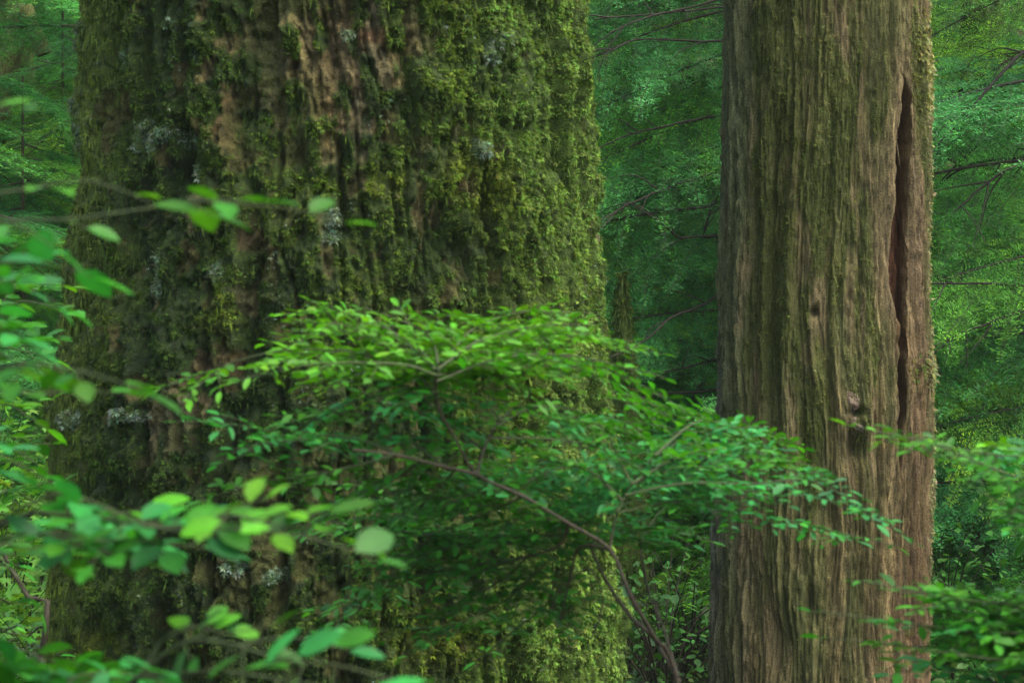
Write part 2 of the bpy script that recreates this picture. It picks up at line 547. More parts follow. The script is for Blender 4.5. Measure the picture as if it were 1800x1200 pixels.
def snag():
    Yc = 8.0
    cx, cy = P(1447, 600, Yc)[0], Yc
    zc = np.array([-.6, .2, .7, 1.2, 1.8, 2.4, 3.0, 9])
    rc = np.array([.48, .426, .424, .421, .414, .406, .399, .33])
    sh = np.array([-.03, -.024, -.016, -.006, 0, .006, .016, .06])
    PH, Z, F = trunk_grid(None, cx, cy, 0, 3.4, .008, 9, 620)
    Rz = np.interp(Z, zc, rc)
    X0, Y0 = np.sin(PH), -np.cos(PH)
    s = X0
    def ph(px):
        return math.asin(max(-.99, min(.99, (px - 1447) / 188.)))
    def zz(py):
        return CAMZ - (py - 600) * K * 7.65
    w1 = fbm(X0 * 2.2, Y0 * 2.2, Z * 1.1, 2, 101)
    w2 = fbm(X0 * 7, Y0 * 7, Z * 2.2, 2, 102)
    pw = PH + .10 * w1 + .035 * w2
    X, Y = np.sin(pw), -np.cos(pw)
    A = fbm(X * 3.6, Y * 3.6, Z * .45, 2, 103)
    fA = 1 - ss(0, .15, np.abs(A))
    B = fbm(X * 9, Y * 9, Z * .8, 2, 104)
    fB = 1 - ss(0, .22, np.abs(B))
    G = fbm(X * 30, Y * 30, Z * 2.6, 3, 105)
    G2 = fbm(X * 70, Y * 70, Z * 9, 2, 106)
    low = fbm(X0 * 1.8, Y0 * 1.8, Z * .5, 2, 107)
    # the long split
    py = 600 - (Z - CAMZ) / (K * 7.65)
    cpx = np.interp(py, [100, 170, 300, 420, 480, 530, 570, 640, 780, 860], [1560, 1561, 1563, 1560, 1556, 1558, 1563, 1556, 1554, 1554])
    cw = np.interp(py, [120, 170, 250, 350, 440, 500, 530, 560, 640, 700, 780, 860], [0, 6, 10, 13, 15, 14, 12, 9, 5, 4, 3, 0])
    cph = np.arcsin(np.clip((cpx - 1447) / 188., -.99, .99))
    cwa = 1.2 * cw / 188. / .70 + 1e-4
    jag = .016 * fbm(X0 * 3, Y0 * 3, Z * 16, 3, 108)
    t = np.abs(PH + jag - cph) / cwa
    strip = fbm(X * 10, Y * 10, Z * 1.5, 2, 111) * 4 + .35 * fbm(X * 40, Y * 40, Z * 12, 2, 112)
    sl_ = np.floor(strip) + ss(0, .09, strip - np.floor(strip))
    crack = (1 - ss(.45, 1.35, t)) * (cw > 0)
    around = np.exp(-np.clip(t - 1, 0, None) ** 2 / 3.) * ss(0, 8, cw)
    moss = fbm(X0 * 3.4, Y0 * 3.4, Z * 1.7, 3, 131) * 1.0 + fbm(X * 16, Y * 16, Z * 4, 2, 132) * .6
    moss = moss + .30 * gauss(PH, Z, ph(1420), zz(120), .55, 1.0) + .8 * ss(.86, 1, s) - .32 + .35 * gauss(PH, Z, ph(1330), zz(520), .35, .5)
    moss = moss + .26 + .28 * ss(1.5, 2.3, Z) * ss(.45, -.1, s) - .9 * around - .40 * ss(1.3, .9, Z) - .5 * ss(-.75, -.95, s)
    m = ss(-.02, .5, moss)
    t1 = ss(-.5, .5, fbm(X * 10, Y * 10, Z * 1.1, 3, 141))
    C = mixc(np.ones(PH.shape + (3,)) * [.13, .080, .036], [.30, .205, .105], t1)
    C = mixc(C, [.20, .12, .07], ss(.1, .6, fbm(X * 5 + 4, Y * 5, Z * .8, 2, 142)) * .6)
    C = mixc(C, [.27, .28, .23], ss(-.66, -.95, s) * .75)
    C = mixc(C, [.16, .085, .055], ss(1.0, .4, Z) * .35)
    C = C * (1 + .6 * G[..., None] + .35 * G2[..., None]) * (1 + .26 * np.sin(np.floor(strip) * 2.3))[..., None]
    wash = ss(-.4, .3, fbm(X0 * 2.4, Y0 * 2.4, Z * .9, 3, 145) + .6 * ss(1.1, 2.1, Z) - .4 * ss(.2, .7, s))
    C = mixc(C, [.105, .128, .034], wash * .72 * (1 - around))
    C = mixc(C, [.30, .22, .13], around * .45 * (1 - crack) * ss(600, 520, py))
    C = mixc(C, [.24, .075, .025], .9 * gauss(PH, Z, ph(1553), zz(510), .045, .16) * (1 - .4 * crack))
    C = mixc(C, np.array([.13, .052, .026]) * (1 + .5 * G[..., None]), crack)
    MC = mixc(np.ones(PH.shape + (3,)) * [.065, .08, .012], [.12, .13, .03], ss(-.3, .5, fbm(X0 * 5, Y0 * 5, Z * 4, 2, 146)))
    MC = mixc(MC, [.17, .17, .07], ss(.8, .95, s))
    C = mixc(C, MC, m * .8)
    chip = fbm(X * 14 + 7, Y * 14, Z * 5, 3, 109) * 2.4
    d = -.015 * fA - .006 * fB + .010 * G + .006 * G2 + .014 * low + .0070 * sl_ + .0055 * (np.floor(chip) + ss(0, .2, chip - np.floor(chip))) + .010 * fbm(X * 34, Y * 34, Z * 22, 3, 110)
    d = d + .008 * around * (1 - crack)
    d = d + m * (.004 + .004 * fbm(X0 * 26, Y0 * 26, Z * 20, 2, 151))
    d = d - .05 * gauss(PH, Z, ph(1403), zz(549), .035, .018) - .05 * gauss(PH, Z, ph(1478), zz(723), .06, .018)
    d = d + .022 * gauss(PH, Z, ph(1480), zz(730), .10, .06) - .05 * gauss(PH, Z, ph(1480), zz(790), .10, .05)
    d = d - .07 * gauss(PH, Z, ph(1352), zz(1130), .10, .14) - .06 * gauss(PH, Z, ph(1405), zz(1060), .05, .10) - .035 * gauss(PH, Z, ph(1425), zz(900), .12, .10)
    d = d - .035 * gauss(PH + .04 * w1, Z, ph(1337), zz(520), .028, .75) - .025 * gauss(PH + .03 * w1, Z, ph(1430), zz(640), .02, .45)
    d = d + .03 * gauss(PH, Z, ph(1410), zz(1100), .03, .35) - .03 * gauss(PH, Z, ph(1608), zz(800), .05, .35)
    RR = Rz + d
    V = np.stack([cx + np.interp(Z, zc, sh) + RR * X0 - .02 * crack, cy + RR * Y0 + .12 * crack, Z], -1)
    C = mixc(C, [.30, .19, .12], ss(.0, .5, fbm(X * 6 + 2, Y * 6, Z * 2.2, 3, 114)) * .5 * (1 - m))
    C = C * np.array([.50, .52, .41])
    root = thing('dead_snag', (cx, cy, 0), 'bare weathered grey brown snag with a long dark vertical split and two knots', 'dead tree')
    org = np.array([cx, cy, 0])
    Nn = grid_normals(V)
    vis = (Z > .1) & (Z < 3.3) & (np.cos(PH) > -.3)
    a = Acc()
    prot = ss(-.03, .005, d - .014 * low) * (1 - crack)
    scatter_fronds(a, V, Nn, m * vis * prot, MC * 1.05, 36000, .004, .012)
    scatter_fronds(a, V, Nn, m * vis * ss(.85, .97, s) * (X0 > 0), MC * 1.1, 8000, .007, .020, side=.4, down=.8)
    clump = np.maximum(gauss(PH, Z, 1.35, zz(130), .3, .10), .8 * gauss(PH, Z, 1.35, zz(650), .3, .07)) + .5 * gauss(PH, Z, 1.1, zz(60), .2, .08)
    scatter_fronds(a, V, Nn, clump * vis, MC * 1.15, 4000, .010, .028, side=.4, down=.9)
    hang_strands(a, V, Nn, vis * m, MC, 7000, .012, .05, .0018)
    a.build('moss', M_MOSS, root, org, smooth=False)
    # slivers of lifted wood along the grain
    b = Acc()
    b.add(V.reshape(-1, 3), F, C.reshape(-1, 3))
    wv = vis * prot * (1 - m) * (.2 + around)
    idx = rng.choice(PH.size, 420, p=(wv / wv.sum()).ravel())
    p, nn = V.reshape(-1, 3)[idx], Nn.reshape(-1, 3)[idx]
    ax = np.array([0, 0, -1.]) * rng.choice([-1, 1], (420, 1)) + nn * rng.uniform(.02, .22, (420, 1)) + rng.normal(0, .04, (420, 3))
    stamp(b, NEED_V, NEED_F, p - nn * .002, ax, nn, rng.uniform(.03, .16, 420), C.reshape(-1, 3)[idx] * rng.uniform(.8, 1.6, (420, 1)), wid=rng.uniform(.003, .009, 420))
    b.build('trunk', M_WOOD, root, org)
    for q, (px, py, rx, rz, tl) in enumerate([(1466, 704, .036, .048, .2), (1478, 746, .052, .030, -.5)]):
        u_, v_ = np.meshgrid(np.linspace(0, 2 * math.pi, 40, endpoint=False), np.linspace(.02, math.pi - .02, 26))
        a_, b_, c_ = np.sin(v_) * np.cos(u_), np.sin(v_) * np.sin(u_), np.cos(v_)
        dd = 1 + .30 * fbm(a_ * 2 + q * 5, b_ * 2, c_ * 2, 3, 160) - .16 * (1 - ss(0, .25, np.abs(fbm(a_ * 3, b_ * 3 + q, c_ * 1.4, 2, 161))))
        vx, vz = a_ * rx * dd, c_ * rz * dd
        vx, vz = vx * math.cos(tl) - vz * math.sin(tl), vx * math.sin(tl) + vz * math.cos(tl)
        f_ = ph(px)
        base = np.array([cx + .40 * math.sin(f_), cy - .410 * math.cos(f_), zz(py)])
        Vk = base + np.stack([vx, b_ * .035 * dd, vz], -1)
        i_ = np.arange(25)[:, None] * 40
        j_ = np.arange(40)[None]
        Fk = np.stack([i_ + j_, i_ + 40 + j_, i_ + 40 + (j_ + 1) % 40, i_ + (j_ + 1) % 40], -1).reshape(-1, 4)
        Ck = mixc(np.ones(dd.shape + (3,)) * [.085, .060, .036], [.165, .120, .080], ss(.8, 1.15, dd))
        put('knot', make_mesh('knot', Vk.reshape(-1, 3) - org, Fk, Ck.reshape(-1, 3), M_WOOD), root)


big_trunk()
snag()
print('trunks', round(time.time() - T0, 1))

# ------------------------------------------------------------------ leafy shrubs (oval leaves on flat sprays)
TWIG_GREEN = np.array([.036, .050, .014])
TWIG_BROWN = np.array([.034, .027, .015])


def leaf_cols(n, base, yellow=.25):
    c = np.array(base) * rng.uniform(.5, 1.45, (n, 1)) * (1 + rng.normal(0, .08, (n, 3)))
    k = rng.random(n) < yellow * .6
    c[k] = c[k] * [1.55, 1.25, .6]
    return c


def spray(la, tw, pts, width, leaf, col, gap=.0135, twgap=.032, tilt=.24, r=.0022, start=.0, tilted=(0, 0), yellow=.25, tcol=None, jit=1.0, prof=None):
    """one flat spray: curve pts, alternating side twigs up to width, leaves along everything"""
    c = curve(pts, .012)
    seg = np.linalg.norm(np.diff(c, axis=0), axis=1)
    s = np.concatenate([[0], np.cumsum(seg)])
    L = s[-1]
    tcol = TWIG_GREEN if tcol is None else tcol
    rr = r * (1 - .75 * s / L) + .0006
    tube(tw, c, rr, tcol, 5)
    tan = unit(np.gradient(c, axis=0))
    up0 = unit(np.array([tilted[0] + rng.normal(0, .20), tilted[1] + rng.normal(0, .16), 1.0]))
    LP, LA, LN, LS = [], [], [], []
    T0_, T1_ = [], []

    def leaves_on(p0, d, ln, up, sgn0):
        # leaves along a small twig that droops
        n = max(2, int(ln / gap))
        t = (np.arange(n) + .6) / n * ln
        bend = -.16 * ln
        pp = p0 + d * t[:, None] + np.array([0, 0, 1.]) * (bend * (t / ln) ** 2)[:, None] * jit
        q0 = np.vstack([p0, pp[:-1]])
        T0_.append(q0)
        T1_.append(pp)
        side = unit(np.cross(up, d))
        sg = np.where(np.arange(n) % 2 == 0, 1, -1) * sgn0
        ax = d * .6 + side * sg[:, None] * .9 + rng.normal(0, .22, (n, 3))
        ax[-1] = d + rng.normal(0, .15, 3)
        LP.append(pp)
        LA.append(ax)
        LN.append(up + rng.normal(0, tilt, (n, 3)))
        sz = leaf * rng.uniform(.6, 1.15, n)
        LS.append(sz)

    pos = start * L + rng.uniform(0, twgap)
    sg = 1
    while pos < L * .985:
        i = min(len(c) - 1, int(np.searchsorted(s, pos)))
        p0, t = c[i], tan[i]
        up = unit(up0 + rng.normal(0, .12, 3))
        side = unit(np.cross(up, t))
        u = pos / L
        pr = (math.sin(math.pi * min(1, u * .8 + .22)) ** .8) if prof is None else prof(u)
        ln = width * pr * rng.uniform(.35, 1.3)
        an = R(rng.uniform(35, 75))
        d = unit(t * math.cos(an) + side * sg * math.sin(an) + np.array([0, 0, rng.normal(0, .12)]))
        if ln > gap * 1.5 and rng.random() > .12:
            leaves_on(p0, d, ln, up, sg)
            # second order
            q = gap * 2.5
            s2 = 1
            while q < ln * .85 and ln > .09:
                l2 = (ln - q) * rng.uniform(.35, .75)
                if l2 > gap * 1.3:
                    side2 = unit(np.cross(up, d))
                    d2 = unit(d * .75 + side2 * s2 * .7 + np.array([0, 0, rng.normal(0, .15)]))
                    leaves_on(p0 + d * q + np.array([0, 0, -.16 * ln * (q / ln) ** 2 * jit]), d2, l2, up, s2)
                s2 = -s2
                q += twgap * rng.uniform(.9, 1.6)
        sg = -sg
        pos += twgap * rng.uniform(.6, 1.4)
    leaves_on(c[-1], tan[-1], gap * 2.2, up0, 1)
    LP, LA, LN, LS = map(np.concatenate, (LP, LA, LN, LS))
    seg_tubes(tw, np.concatenate(T0_), np.concatenate(T1_), .0012, .0009, tcol, 3)
    n = len(LP)
    cc = np.repeat(leaf_cols(n, col, yellow)[:, None], 10, 1)
    cc[:, [0, 6, 7, 5]] *= 1.18
    tv = LEAF_V.copy()
    stamp(la, tv, LEAF_F, LP, LA, LN, LS, cc, wid=LS * rng.uniform(.62, .92, n) * (1.25 if leaf > .04 else 1.0))
    return n


def shrub(name, label, base, branches, group=None, cat='shrub'):
    """branches: list of (stem_pts, spray dict list)"""
    root = thing(name, base, label, cat, group)
    org = np.array(base)
    cnt = 0
    for stem, r0, r1, sprays in branches:
        tw = Acc()
        c = curve(stem, .03)
        tube(tw, c, np.linspace(r0, r1, len(c)), TWIG_BROWN, 7, .18)
        la = Acc()
        for kw in sprays:
            kw = dict(kw)
            cnt += spray(la, tw, kw.pop('pts'), kw.pop('width'), kw.pop('leaf'), kw.pop('col'), **kw)
        b = tw.build('branch', M_TWIG, root, org)
        if sprays:
            la.build('leaves', M_LEAF, b, org)
    print(name, cnt)
    return root


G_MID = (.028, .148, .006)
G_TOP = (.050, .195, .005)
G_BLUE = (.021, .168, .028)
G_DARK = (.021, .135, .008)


def S(pts, width, leaf=.034, col=G_MID, **k):
    d = dict(pts=[P(*q) for q in pts], width=width * 1.2, leaf=leaf, col=col)
    d.update(k)
    return d


def S2(pts, width, **k):
    n_ = len(pts) - 1
    pts = [(a, b, c + .55 * (i / n_) ** .7) for i, (a, b, c) in enumerate(pts)]
    k.setdefault('twgap', .039)
    k.setdefault('gap', .0155)
    return S(pts, width, **k)


def grd(px, Y):
    x = (px - 900) * K * Y
    return (x, Y, float(ground(np.array([x]), np.array([float(Y)]))[0]))


b0 = grd(1330, 4.2)
hub = P(1072, 965, 4.0)
shrub('huckleberry_shrub', 'wide leafy shrub in the middle, its layered bright green sprays crossing both great trunks', b0, [
    ([b0, P(1195, 1215, 4.1), P(1150, 1120, 4.05), P(1105, 1040, 4.0), hub, P(1000, 920, 3.95), P(920, 872, 3.9), P(838, 833, 3.85), P(800, 770, 3.8), P(770, 715, 3.75), P(765, 660, 3.7)], .0068, .0026, [
        S2([(770, 690, 3.75), (700, 640, 3.7), (580, 615, 3.6), (450, 625, 3.55), (290, 680, 3.5)], .22, col=G_TOP),
        S2([(765, 650, 3.7), (700, 590, 3.8), (640, 560, 3.9), (560, 590, 3.9), (480, 600, 3.9)], .20, col=G_TOP),
        S2([(768, 660, 3.7), (700, 640, 3.4), (560, 640, 3.2), (430, 665, 3.15)], .14, col=G_TOP),
        S2([(765, 650, 3.7), (860, 600, 3.8), (980, 580, 3.9), (1110, 605, 4.0)], .24, col=G_TOP),
        S2([(768, 655, 3.7), (830, 580, 3.9), (920, 548, 4.0), (1040, 550, 4.1)], .16, col=G_TOP),
        S2([(768, 670, 3.7), (880, 630, 3.5), (1000, 625, 3.5), (1150, 658, 3.5)], .17, col=G_MID),
        S2([(768, 650, 3.7), (720, 600, 3.6), (640, 580, 3.5), (540, 590, 3.4)], .17, col=G_TOP),
        S2([(768, 650, 3.7), (840, 600, 3.6), (930, 575, 3.5), (1020, 570, 3.4)], .17, col=G_TOP),
        S2([(768, 660, 3.7), (690, 630, 3.9), (600, 630, 4.1), (500, 620, 4.2)], .18, col=G_TOP),
        S2([(768, 660, 3.7), (860, 640, 3.9), (960, 630, 4.1), (1060, 640, 4.2)], .18, col=G_TOP),
        S2([(770, 640, 3.7), (760, 600, 3.6), (720, 570, 3.4), (650, 545, 3.3)], .12, col=G_TOP),
        S2([(765, 650, 3.7), (850, 610, 4.2), (950, 590, 4.4), (1060, 600, 4.5)], .2, col=G_TOP),
        S2([(770, 690, 3.7), (720, 690, 3.6), (640, 700, 3.5), (560, 735, 3.4)], .17, col=G_BLUE),
    ]),
    ([P(838, 833, 3.85), P(780, 820, 3.8), P(700, 800, 3.7), P(620, 790, 3.6)], .0035, .002, [
        S2([(720, 805, 3.75), (620, 770, 3.6), (520, 770, 3.5), (400, 810, 3.45)], .21, col=G_BLUE),
        S2([(780, 820, 3.8), (700, 760, 3.7), (620, 725, 3.6), (510, 740, 3.5)], .20, col=G_MID),
        S2([(700, 800, 3.7), (620, 820, 3.5), (540, 835, 3.4), (430, 850, 3.4)], .17, col=G_MID),
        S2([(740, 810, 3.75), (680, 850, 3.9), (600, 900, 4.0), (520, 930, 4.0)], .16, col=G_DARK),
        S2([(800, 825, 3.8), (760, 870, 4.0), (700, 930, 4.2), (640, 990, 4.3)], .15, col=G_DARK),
    ]),
    ([P(838, 833, 3.85), P(850, 790, 4.0), P(870, 750, 4.1), P(900, 720, 4.2)], .0035, .002, [
        S2([(850, 790, 4.0), (780, 740, 4.0), (700, 715, 4.0), (640, 690, 4.0)], .17, col=G_BLUE),
        S2([(870, 750, 4.1), (940, 715, 4.1), (1010, 720, 4.1), (1070, 745, 4.1)], .18, col=G_MID),
        S2([(860, 770, 4.0), (930, 770, 3.8), (1000, 775, 3.7), (1080, 790, 3.7)], .15, col=G_DARK, gap=.018),
        S2([(880, 740, 4.1), (850, 700, 4.0), (800, 690, 3.9), (740, 650, 3.9)], .14, col=G_BLUE),
    ]),
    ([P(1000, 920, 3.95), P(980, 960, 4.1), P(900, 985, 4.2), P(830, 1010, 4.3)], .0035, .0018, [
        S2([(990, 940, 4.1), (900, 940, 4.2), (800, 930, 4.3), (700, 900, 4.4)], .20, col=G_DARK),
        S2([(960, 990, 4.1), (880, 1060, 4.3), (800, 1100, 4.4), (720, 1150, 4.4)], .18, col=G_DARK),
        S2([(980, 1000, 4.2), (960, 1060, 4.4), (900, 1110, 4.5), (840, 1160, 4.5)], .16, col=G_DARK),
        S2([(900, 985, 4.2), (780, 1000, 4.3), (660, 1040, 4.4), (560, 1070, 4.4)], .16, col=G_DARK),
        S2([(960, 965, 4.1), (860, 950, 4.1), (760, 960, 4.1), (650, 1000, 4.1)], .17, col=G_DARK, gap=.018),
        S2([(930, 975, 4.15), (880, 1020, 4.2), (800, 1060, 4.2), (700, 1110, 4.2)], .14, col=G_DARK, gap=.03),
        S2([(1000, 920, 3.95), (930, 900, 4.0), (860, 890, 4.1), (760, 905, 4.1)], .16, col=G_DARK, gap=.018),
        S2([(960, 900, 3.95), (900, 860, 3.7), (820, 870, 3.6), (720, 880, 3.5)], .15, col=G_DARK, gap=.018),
    ]),
    ([P(920, 872, 3.9), P(860, 900, 4.1), P(760, 940, 4.3)], .002, .0012, [
        S2([(880, 890, 4.0), (800, 880, 4.1), (700, 860, 4.2), (600, 850, 4.2)], .19, col=G_MID),
        S2([(760, 940, 4.3), (680, 930, 4.4), (600, 920, 4.4), (520, 900, 4.4)], .17, col=G_DARK),
        S2([(760, 940, 4.3), (700, 1000, 4.4), (620, 1080, 4.4), (560, 1120, 4.4)], .16, col=G_DARK),
        S2([(900, 880, 3.9), (940, 840, 4.1), (1000, 820, 4.3), (1060, 830, 4.4)], .16, col=G_BLUE),
    ]),
    ([hub, P(1085, 900, 4.1), P(1110, 850, 4.2), P(1150, 800, 4.3)], .0022, .0012, [
        S2([(1085, 900, 4.0), (1130, 820, 4.0), (1230, 760, 4.0), (1330, 750, 4.0)], .22, col=G_BLUE),
        S2([(1110, 850, 4.0), (1200, 800, 3.9), (1300, 790, 3.9), (1415, 815, 3.85)], .22, col=G_MID),
        S2([(1100, 870, 4.0), (1200, 850, 3.8), (1320, 850, 3.7), (1440, 850, 3.6), (1590, 940, 3.55)], .15, col=G_BLUE),
        S2([(1090, 900, 4.0), (1200, 880, 4.0), (1320, 900, 4.0), (1430, 925, 3.95), (1560, 955, 3.9)], .15, col=G_BLUE),
        S2([(1110, 850, 4.0), (1080, 790, 4.0), (1060, 750, 4.0), (990, 730, 4.0)], .17, col=G_BLUE),
        S2([(1095, 880, 4.0), (1040, 830, 3.8), (960, 810, 3.7), (880, 830, 3.7)], .16, col=G_MID),
        S2([(1150, 800, 4.0), (1230, 740, 4.3), (1310, 755, 4.5), (1400, 775, 4.6)], .20, col=G_MID),
        S2([(1110, 850, 4.0), (1180, 830, 4.4), (1260, 850, 4.6), (1340, 870, 4.7)], .18, col=G_BLUE),
    ]),
    ([P(1190, 1190, 4.1), P(1150, 1120, 4.2), P(1110, 1085, 4.25), P(1060, 1010, 4.3), P(1030, 940, 4.35), P(1000, 890, 4.4)], .006, .002, [
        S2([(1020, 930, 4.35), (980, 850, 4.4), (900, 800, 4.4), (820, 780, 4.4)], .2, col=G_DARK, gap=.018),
        S2([(1040, 960, 4.3), (1100, 800, 4.5), (1180, 790, 4.6), (1260, 810, 4.6)], .2, col=G_BLUE),
        S2([(1040, 960, 4.3), (1120, 930, 4.5), (1190, 930, 4.5), (1250, 950, 4.5)], .14, col=G_DARK),
        S2([(1040, 960, 4.3), (1080, 900, 4.4), (1120, 880, 4.5), (1180, 890, 4.5)], .16, col=G_BLUE),
    ]),
    ([P(1195, 1200, 4.15), P(1165, 1100, 4.3), P(1140, 1040, 4.4), P(1125, 950, 4.5), P(1128, 900, 4.5)], .004, .0015, [
        S2([(1125, 950, 4.5), (1160, 900, 4.5), (1200, 880, 4.6), (1240, 890, 4.6)], .12, col=G_DARK),
    ]),
    ([P(985, 1090, 4.3), P(1003, 1010, 4.2), P(1020, 960, 4.1), hub], .002, .0035, []),
    ([P(970, 1070, 4.3), P(985, 1030, 4.3), P(1010, 1012, 4.3), P(1040, 1000, 4.3), P(1060, 1060, 4.3), P(1040, 1120, 4.3)], .0018, .0018, []),
])

b1 = grd(-420, 2.6)
BIG = .053
shrub('huckleberry_shrub', 'nearest shrub at the upper left, large blurred pale leaves reaching over the trunk edge', b1, [
    ([b1, P(-350, 900, 2.5), P(-300, 600, 2.4), P(-180, 450, 2.35)], .008, .003, [
        S([(-180, 420, 2.35), (0, 390, 2.3), (130, 385, 2.25), (290, 362, 2.25), (400, 352, 2.22)], .05, BIG, G_MID, gap=.019, twgap=.038, prof=lambda u: (1.0 if u < .5 else (.1 if u < .78 else .8))),
        S([(-180, 450, 2.35), (-60, 360, 2.2), (60, 330, 2.2), (150, 318, 2.2), (215, 335, 2.2)], .05, BIG, G_TOP, gap=.020, twgap=.038),
        S([(330, 350, 2.22), (400, 358, 2.22), (460, 362, 2.22), (510, 368, 2.22)], .055, BIG, G_TOP, gap=.034, twgap=.05),
        S([(-200, 460, 2.3), (-60, 400, 2.0), (0, 385, 1.95), (40, 400, 1.95)], .05, BIG, G_BLUE, gap=.018, twgap=.032),
        S([(-250, 250, 2.2), (-90, 190, 2.1), (-20, 185, 2.0)], .03, BIG, G_TOP, gap=.04, twgap=.09),
    ]),
    ([P(-300, 600, 2.4), P(-200, 560, 2.4), P(-100, 520, 2.4)], .004, .002, [
        S([(-150, 540, 2.4), (-20, 470, 2.3), (60, 460, 2.3), (115, 470, 2.3)], .07, BIG, G_BLUE, gap=.018, twgap=.032, tilt=.25),
        S([(-150, 540, 2.4), (-40, 520, 2.6), (20, 500, 2.7), (75, 520, 2.7)], .11, BIG, G_BLUE, gap=.018, twgap=.032),
        S([(-200, 640, 2.4), (-60, 650, 2.3), (60, 640, 2.2), (130, 650, 2.2), (200, 668, 2.2)], .07, BIG, G_MID, gap=.020, twgap=.038),
        S([(-200, 620, 2.4), (-80, 600, 2.6), (-10, 620, 2.7), (50, 640, 2.7)], .11, BIG, G_MID, gap=.018, twgap=.032),
        S([(-200, 700, 2.5), (-60, 690, 2.5), (40, 690, 2.5), (110, 690, 2.5), (175, 688, 2.5)], .05, BIG, G_MID, gap=.020, twgap=.038),
        S([(-200, 800, 2.7), (-90, 760, 2.9), (0, 800, 2.9), (60, 830, 2.9)], .12, BIG, G_BLUE, gap=.018, twgap=.032),
    ]),
])

b2 = grd(160, 2.5)
shrub('huckleberry_shrub', 'near shrub at the lower left with broad round leaves on drooping green twigs', b2, [
    ([b2, P(-60, 1350, 2.5), P(-90, 1150, 2.5), P(-60, 1000, 2.5), P(-10, 930, 2.5), P(60, 900, 2.45)], .006, .003, [
        S([(-10, 920, 2.5), (90, 870, 2.45), (170, 885, 2.4), (240, 915, 2.35), (330, 935, 2.3)], .08, BIG, G_BLUE, gap=.018, twgap=.032),
        S([(60, 900, 2.45), (170, 910, 2.4), (300, 930, 2.3), (420, 930, 2.2), (520, 940, 2.15), (600, 960, 2.15)], .085, BIG, G_MID, gap=.022, twgap=.036, tilted=(0, -.35)),
        S([(330, 930, 2.3), (400, 905, 2.25), (470, 920, 2.2), (540, 930, 2.2)], .09, BIG, G_TOP, gap=.020, twgap=.038, tilted=(0, -.3)),
        S([(60, 930, 2.5), (160, 950, 2.45), (240, 950, 2.4), (340, 960, 2.4)], .07, BIG, G_BLUE, gap=.018, twgap=.032),
        S([(0, 950, 2.5), (60, 935, 2.45), (120, 950, 2.4), (160, 960, 2.4)], .07, BIG, G_MID, gap=.034, twgap=.05),
        S([(-60, 1000, 2.6), (-10, 960, 2.7), (40, 960, 2.8), (90, 980, 2.8)], .10, BIG, G_MID, gap=.018, twgap=.032),
    ]),
    ([b2, P(150, 1350, 2.45), P(180, 1260, 2.4), P(240, 1190, 2.35)], .006, .003, [
        S([(240, 1190, 2.35), (320, 1130, 2.3), (400, 1130, 2.25), (500, 1160, 2.2), (600, 1170, 2.15), (690, 1195, 2.15)], .09, BIG * 1.05, G_MID, gap=.036, twgap=.055, tilted=(0, -.4)),
        S([(250, 1180, 2.35), (290, 1120, 2.35), (330, 1100, 2.3), (370, 1105, 2.3)], .07, BIG * 1.1, G_TOP, gap=.04, twgap=.06, tilted=(0, -.6)),
        S([(240, 1190, 2.35), (380, 1180, 2.2), (500, 1195, 2.1), (620, 1215, 2.05)], .08, BIG, G_BLUE, gap=.034, twgap=.05, tilted=(0, -.3)),
        S([(400, 1140, 2.25), (460, 1125, 2.25), (510, 1120, 2.25), (550, 1125, 2.25)], .035, BIG, G_BLUE, gap=.024, twgap=.036, tilted=(0, -.4)),
        S([(180, 1250, 2.4), (120, 1200, 2.5), (180, 1180, 2.6), (250, 1190, 2.6)], .08, BIG, G_BLUE, gap=.018, twgap=.032),
        S([(170, 1260, 2.4), (60, 1220, 2.5), (0, 1190, 2.6), (-60, 1190, 2.6)], .12, BIG, G_BLUE, gap=.018, twgap=.032),
        S([(170, 1260, 2.4), (100, 1190, 2.8), (60, 1150, 3.0), (0, 1130, 3.1)], .12, BIG, G_DARK, gap=.018, twgap=.032),
    ]),
])

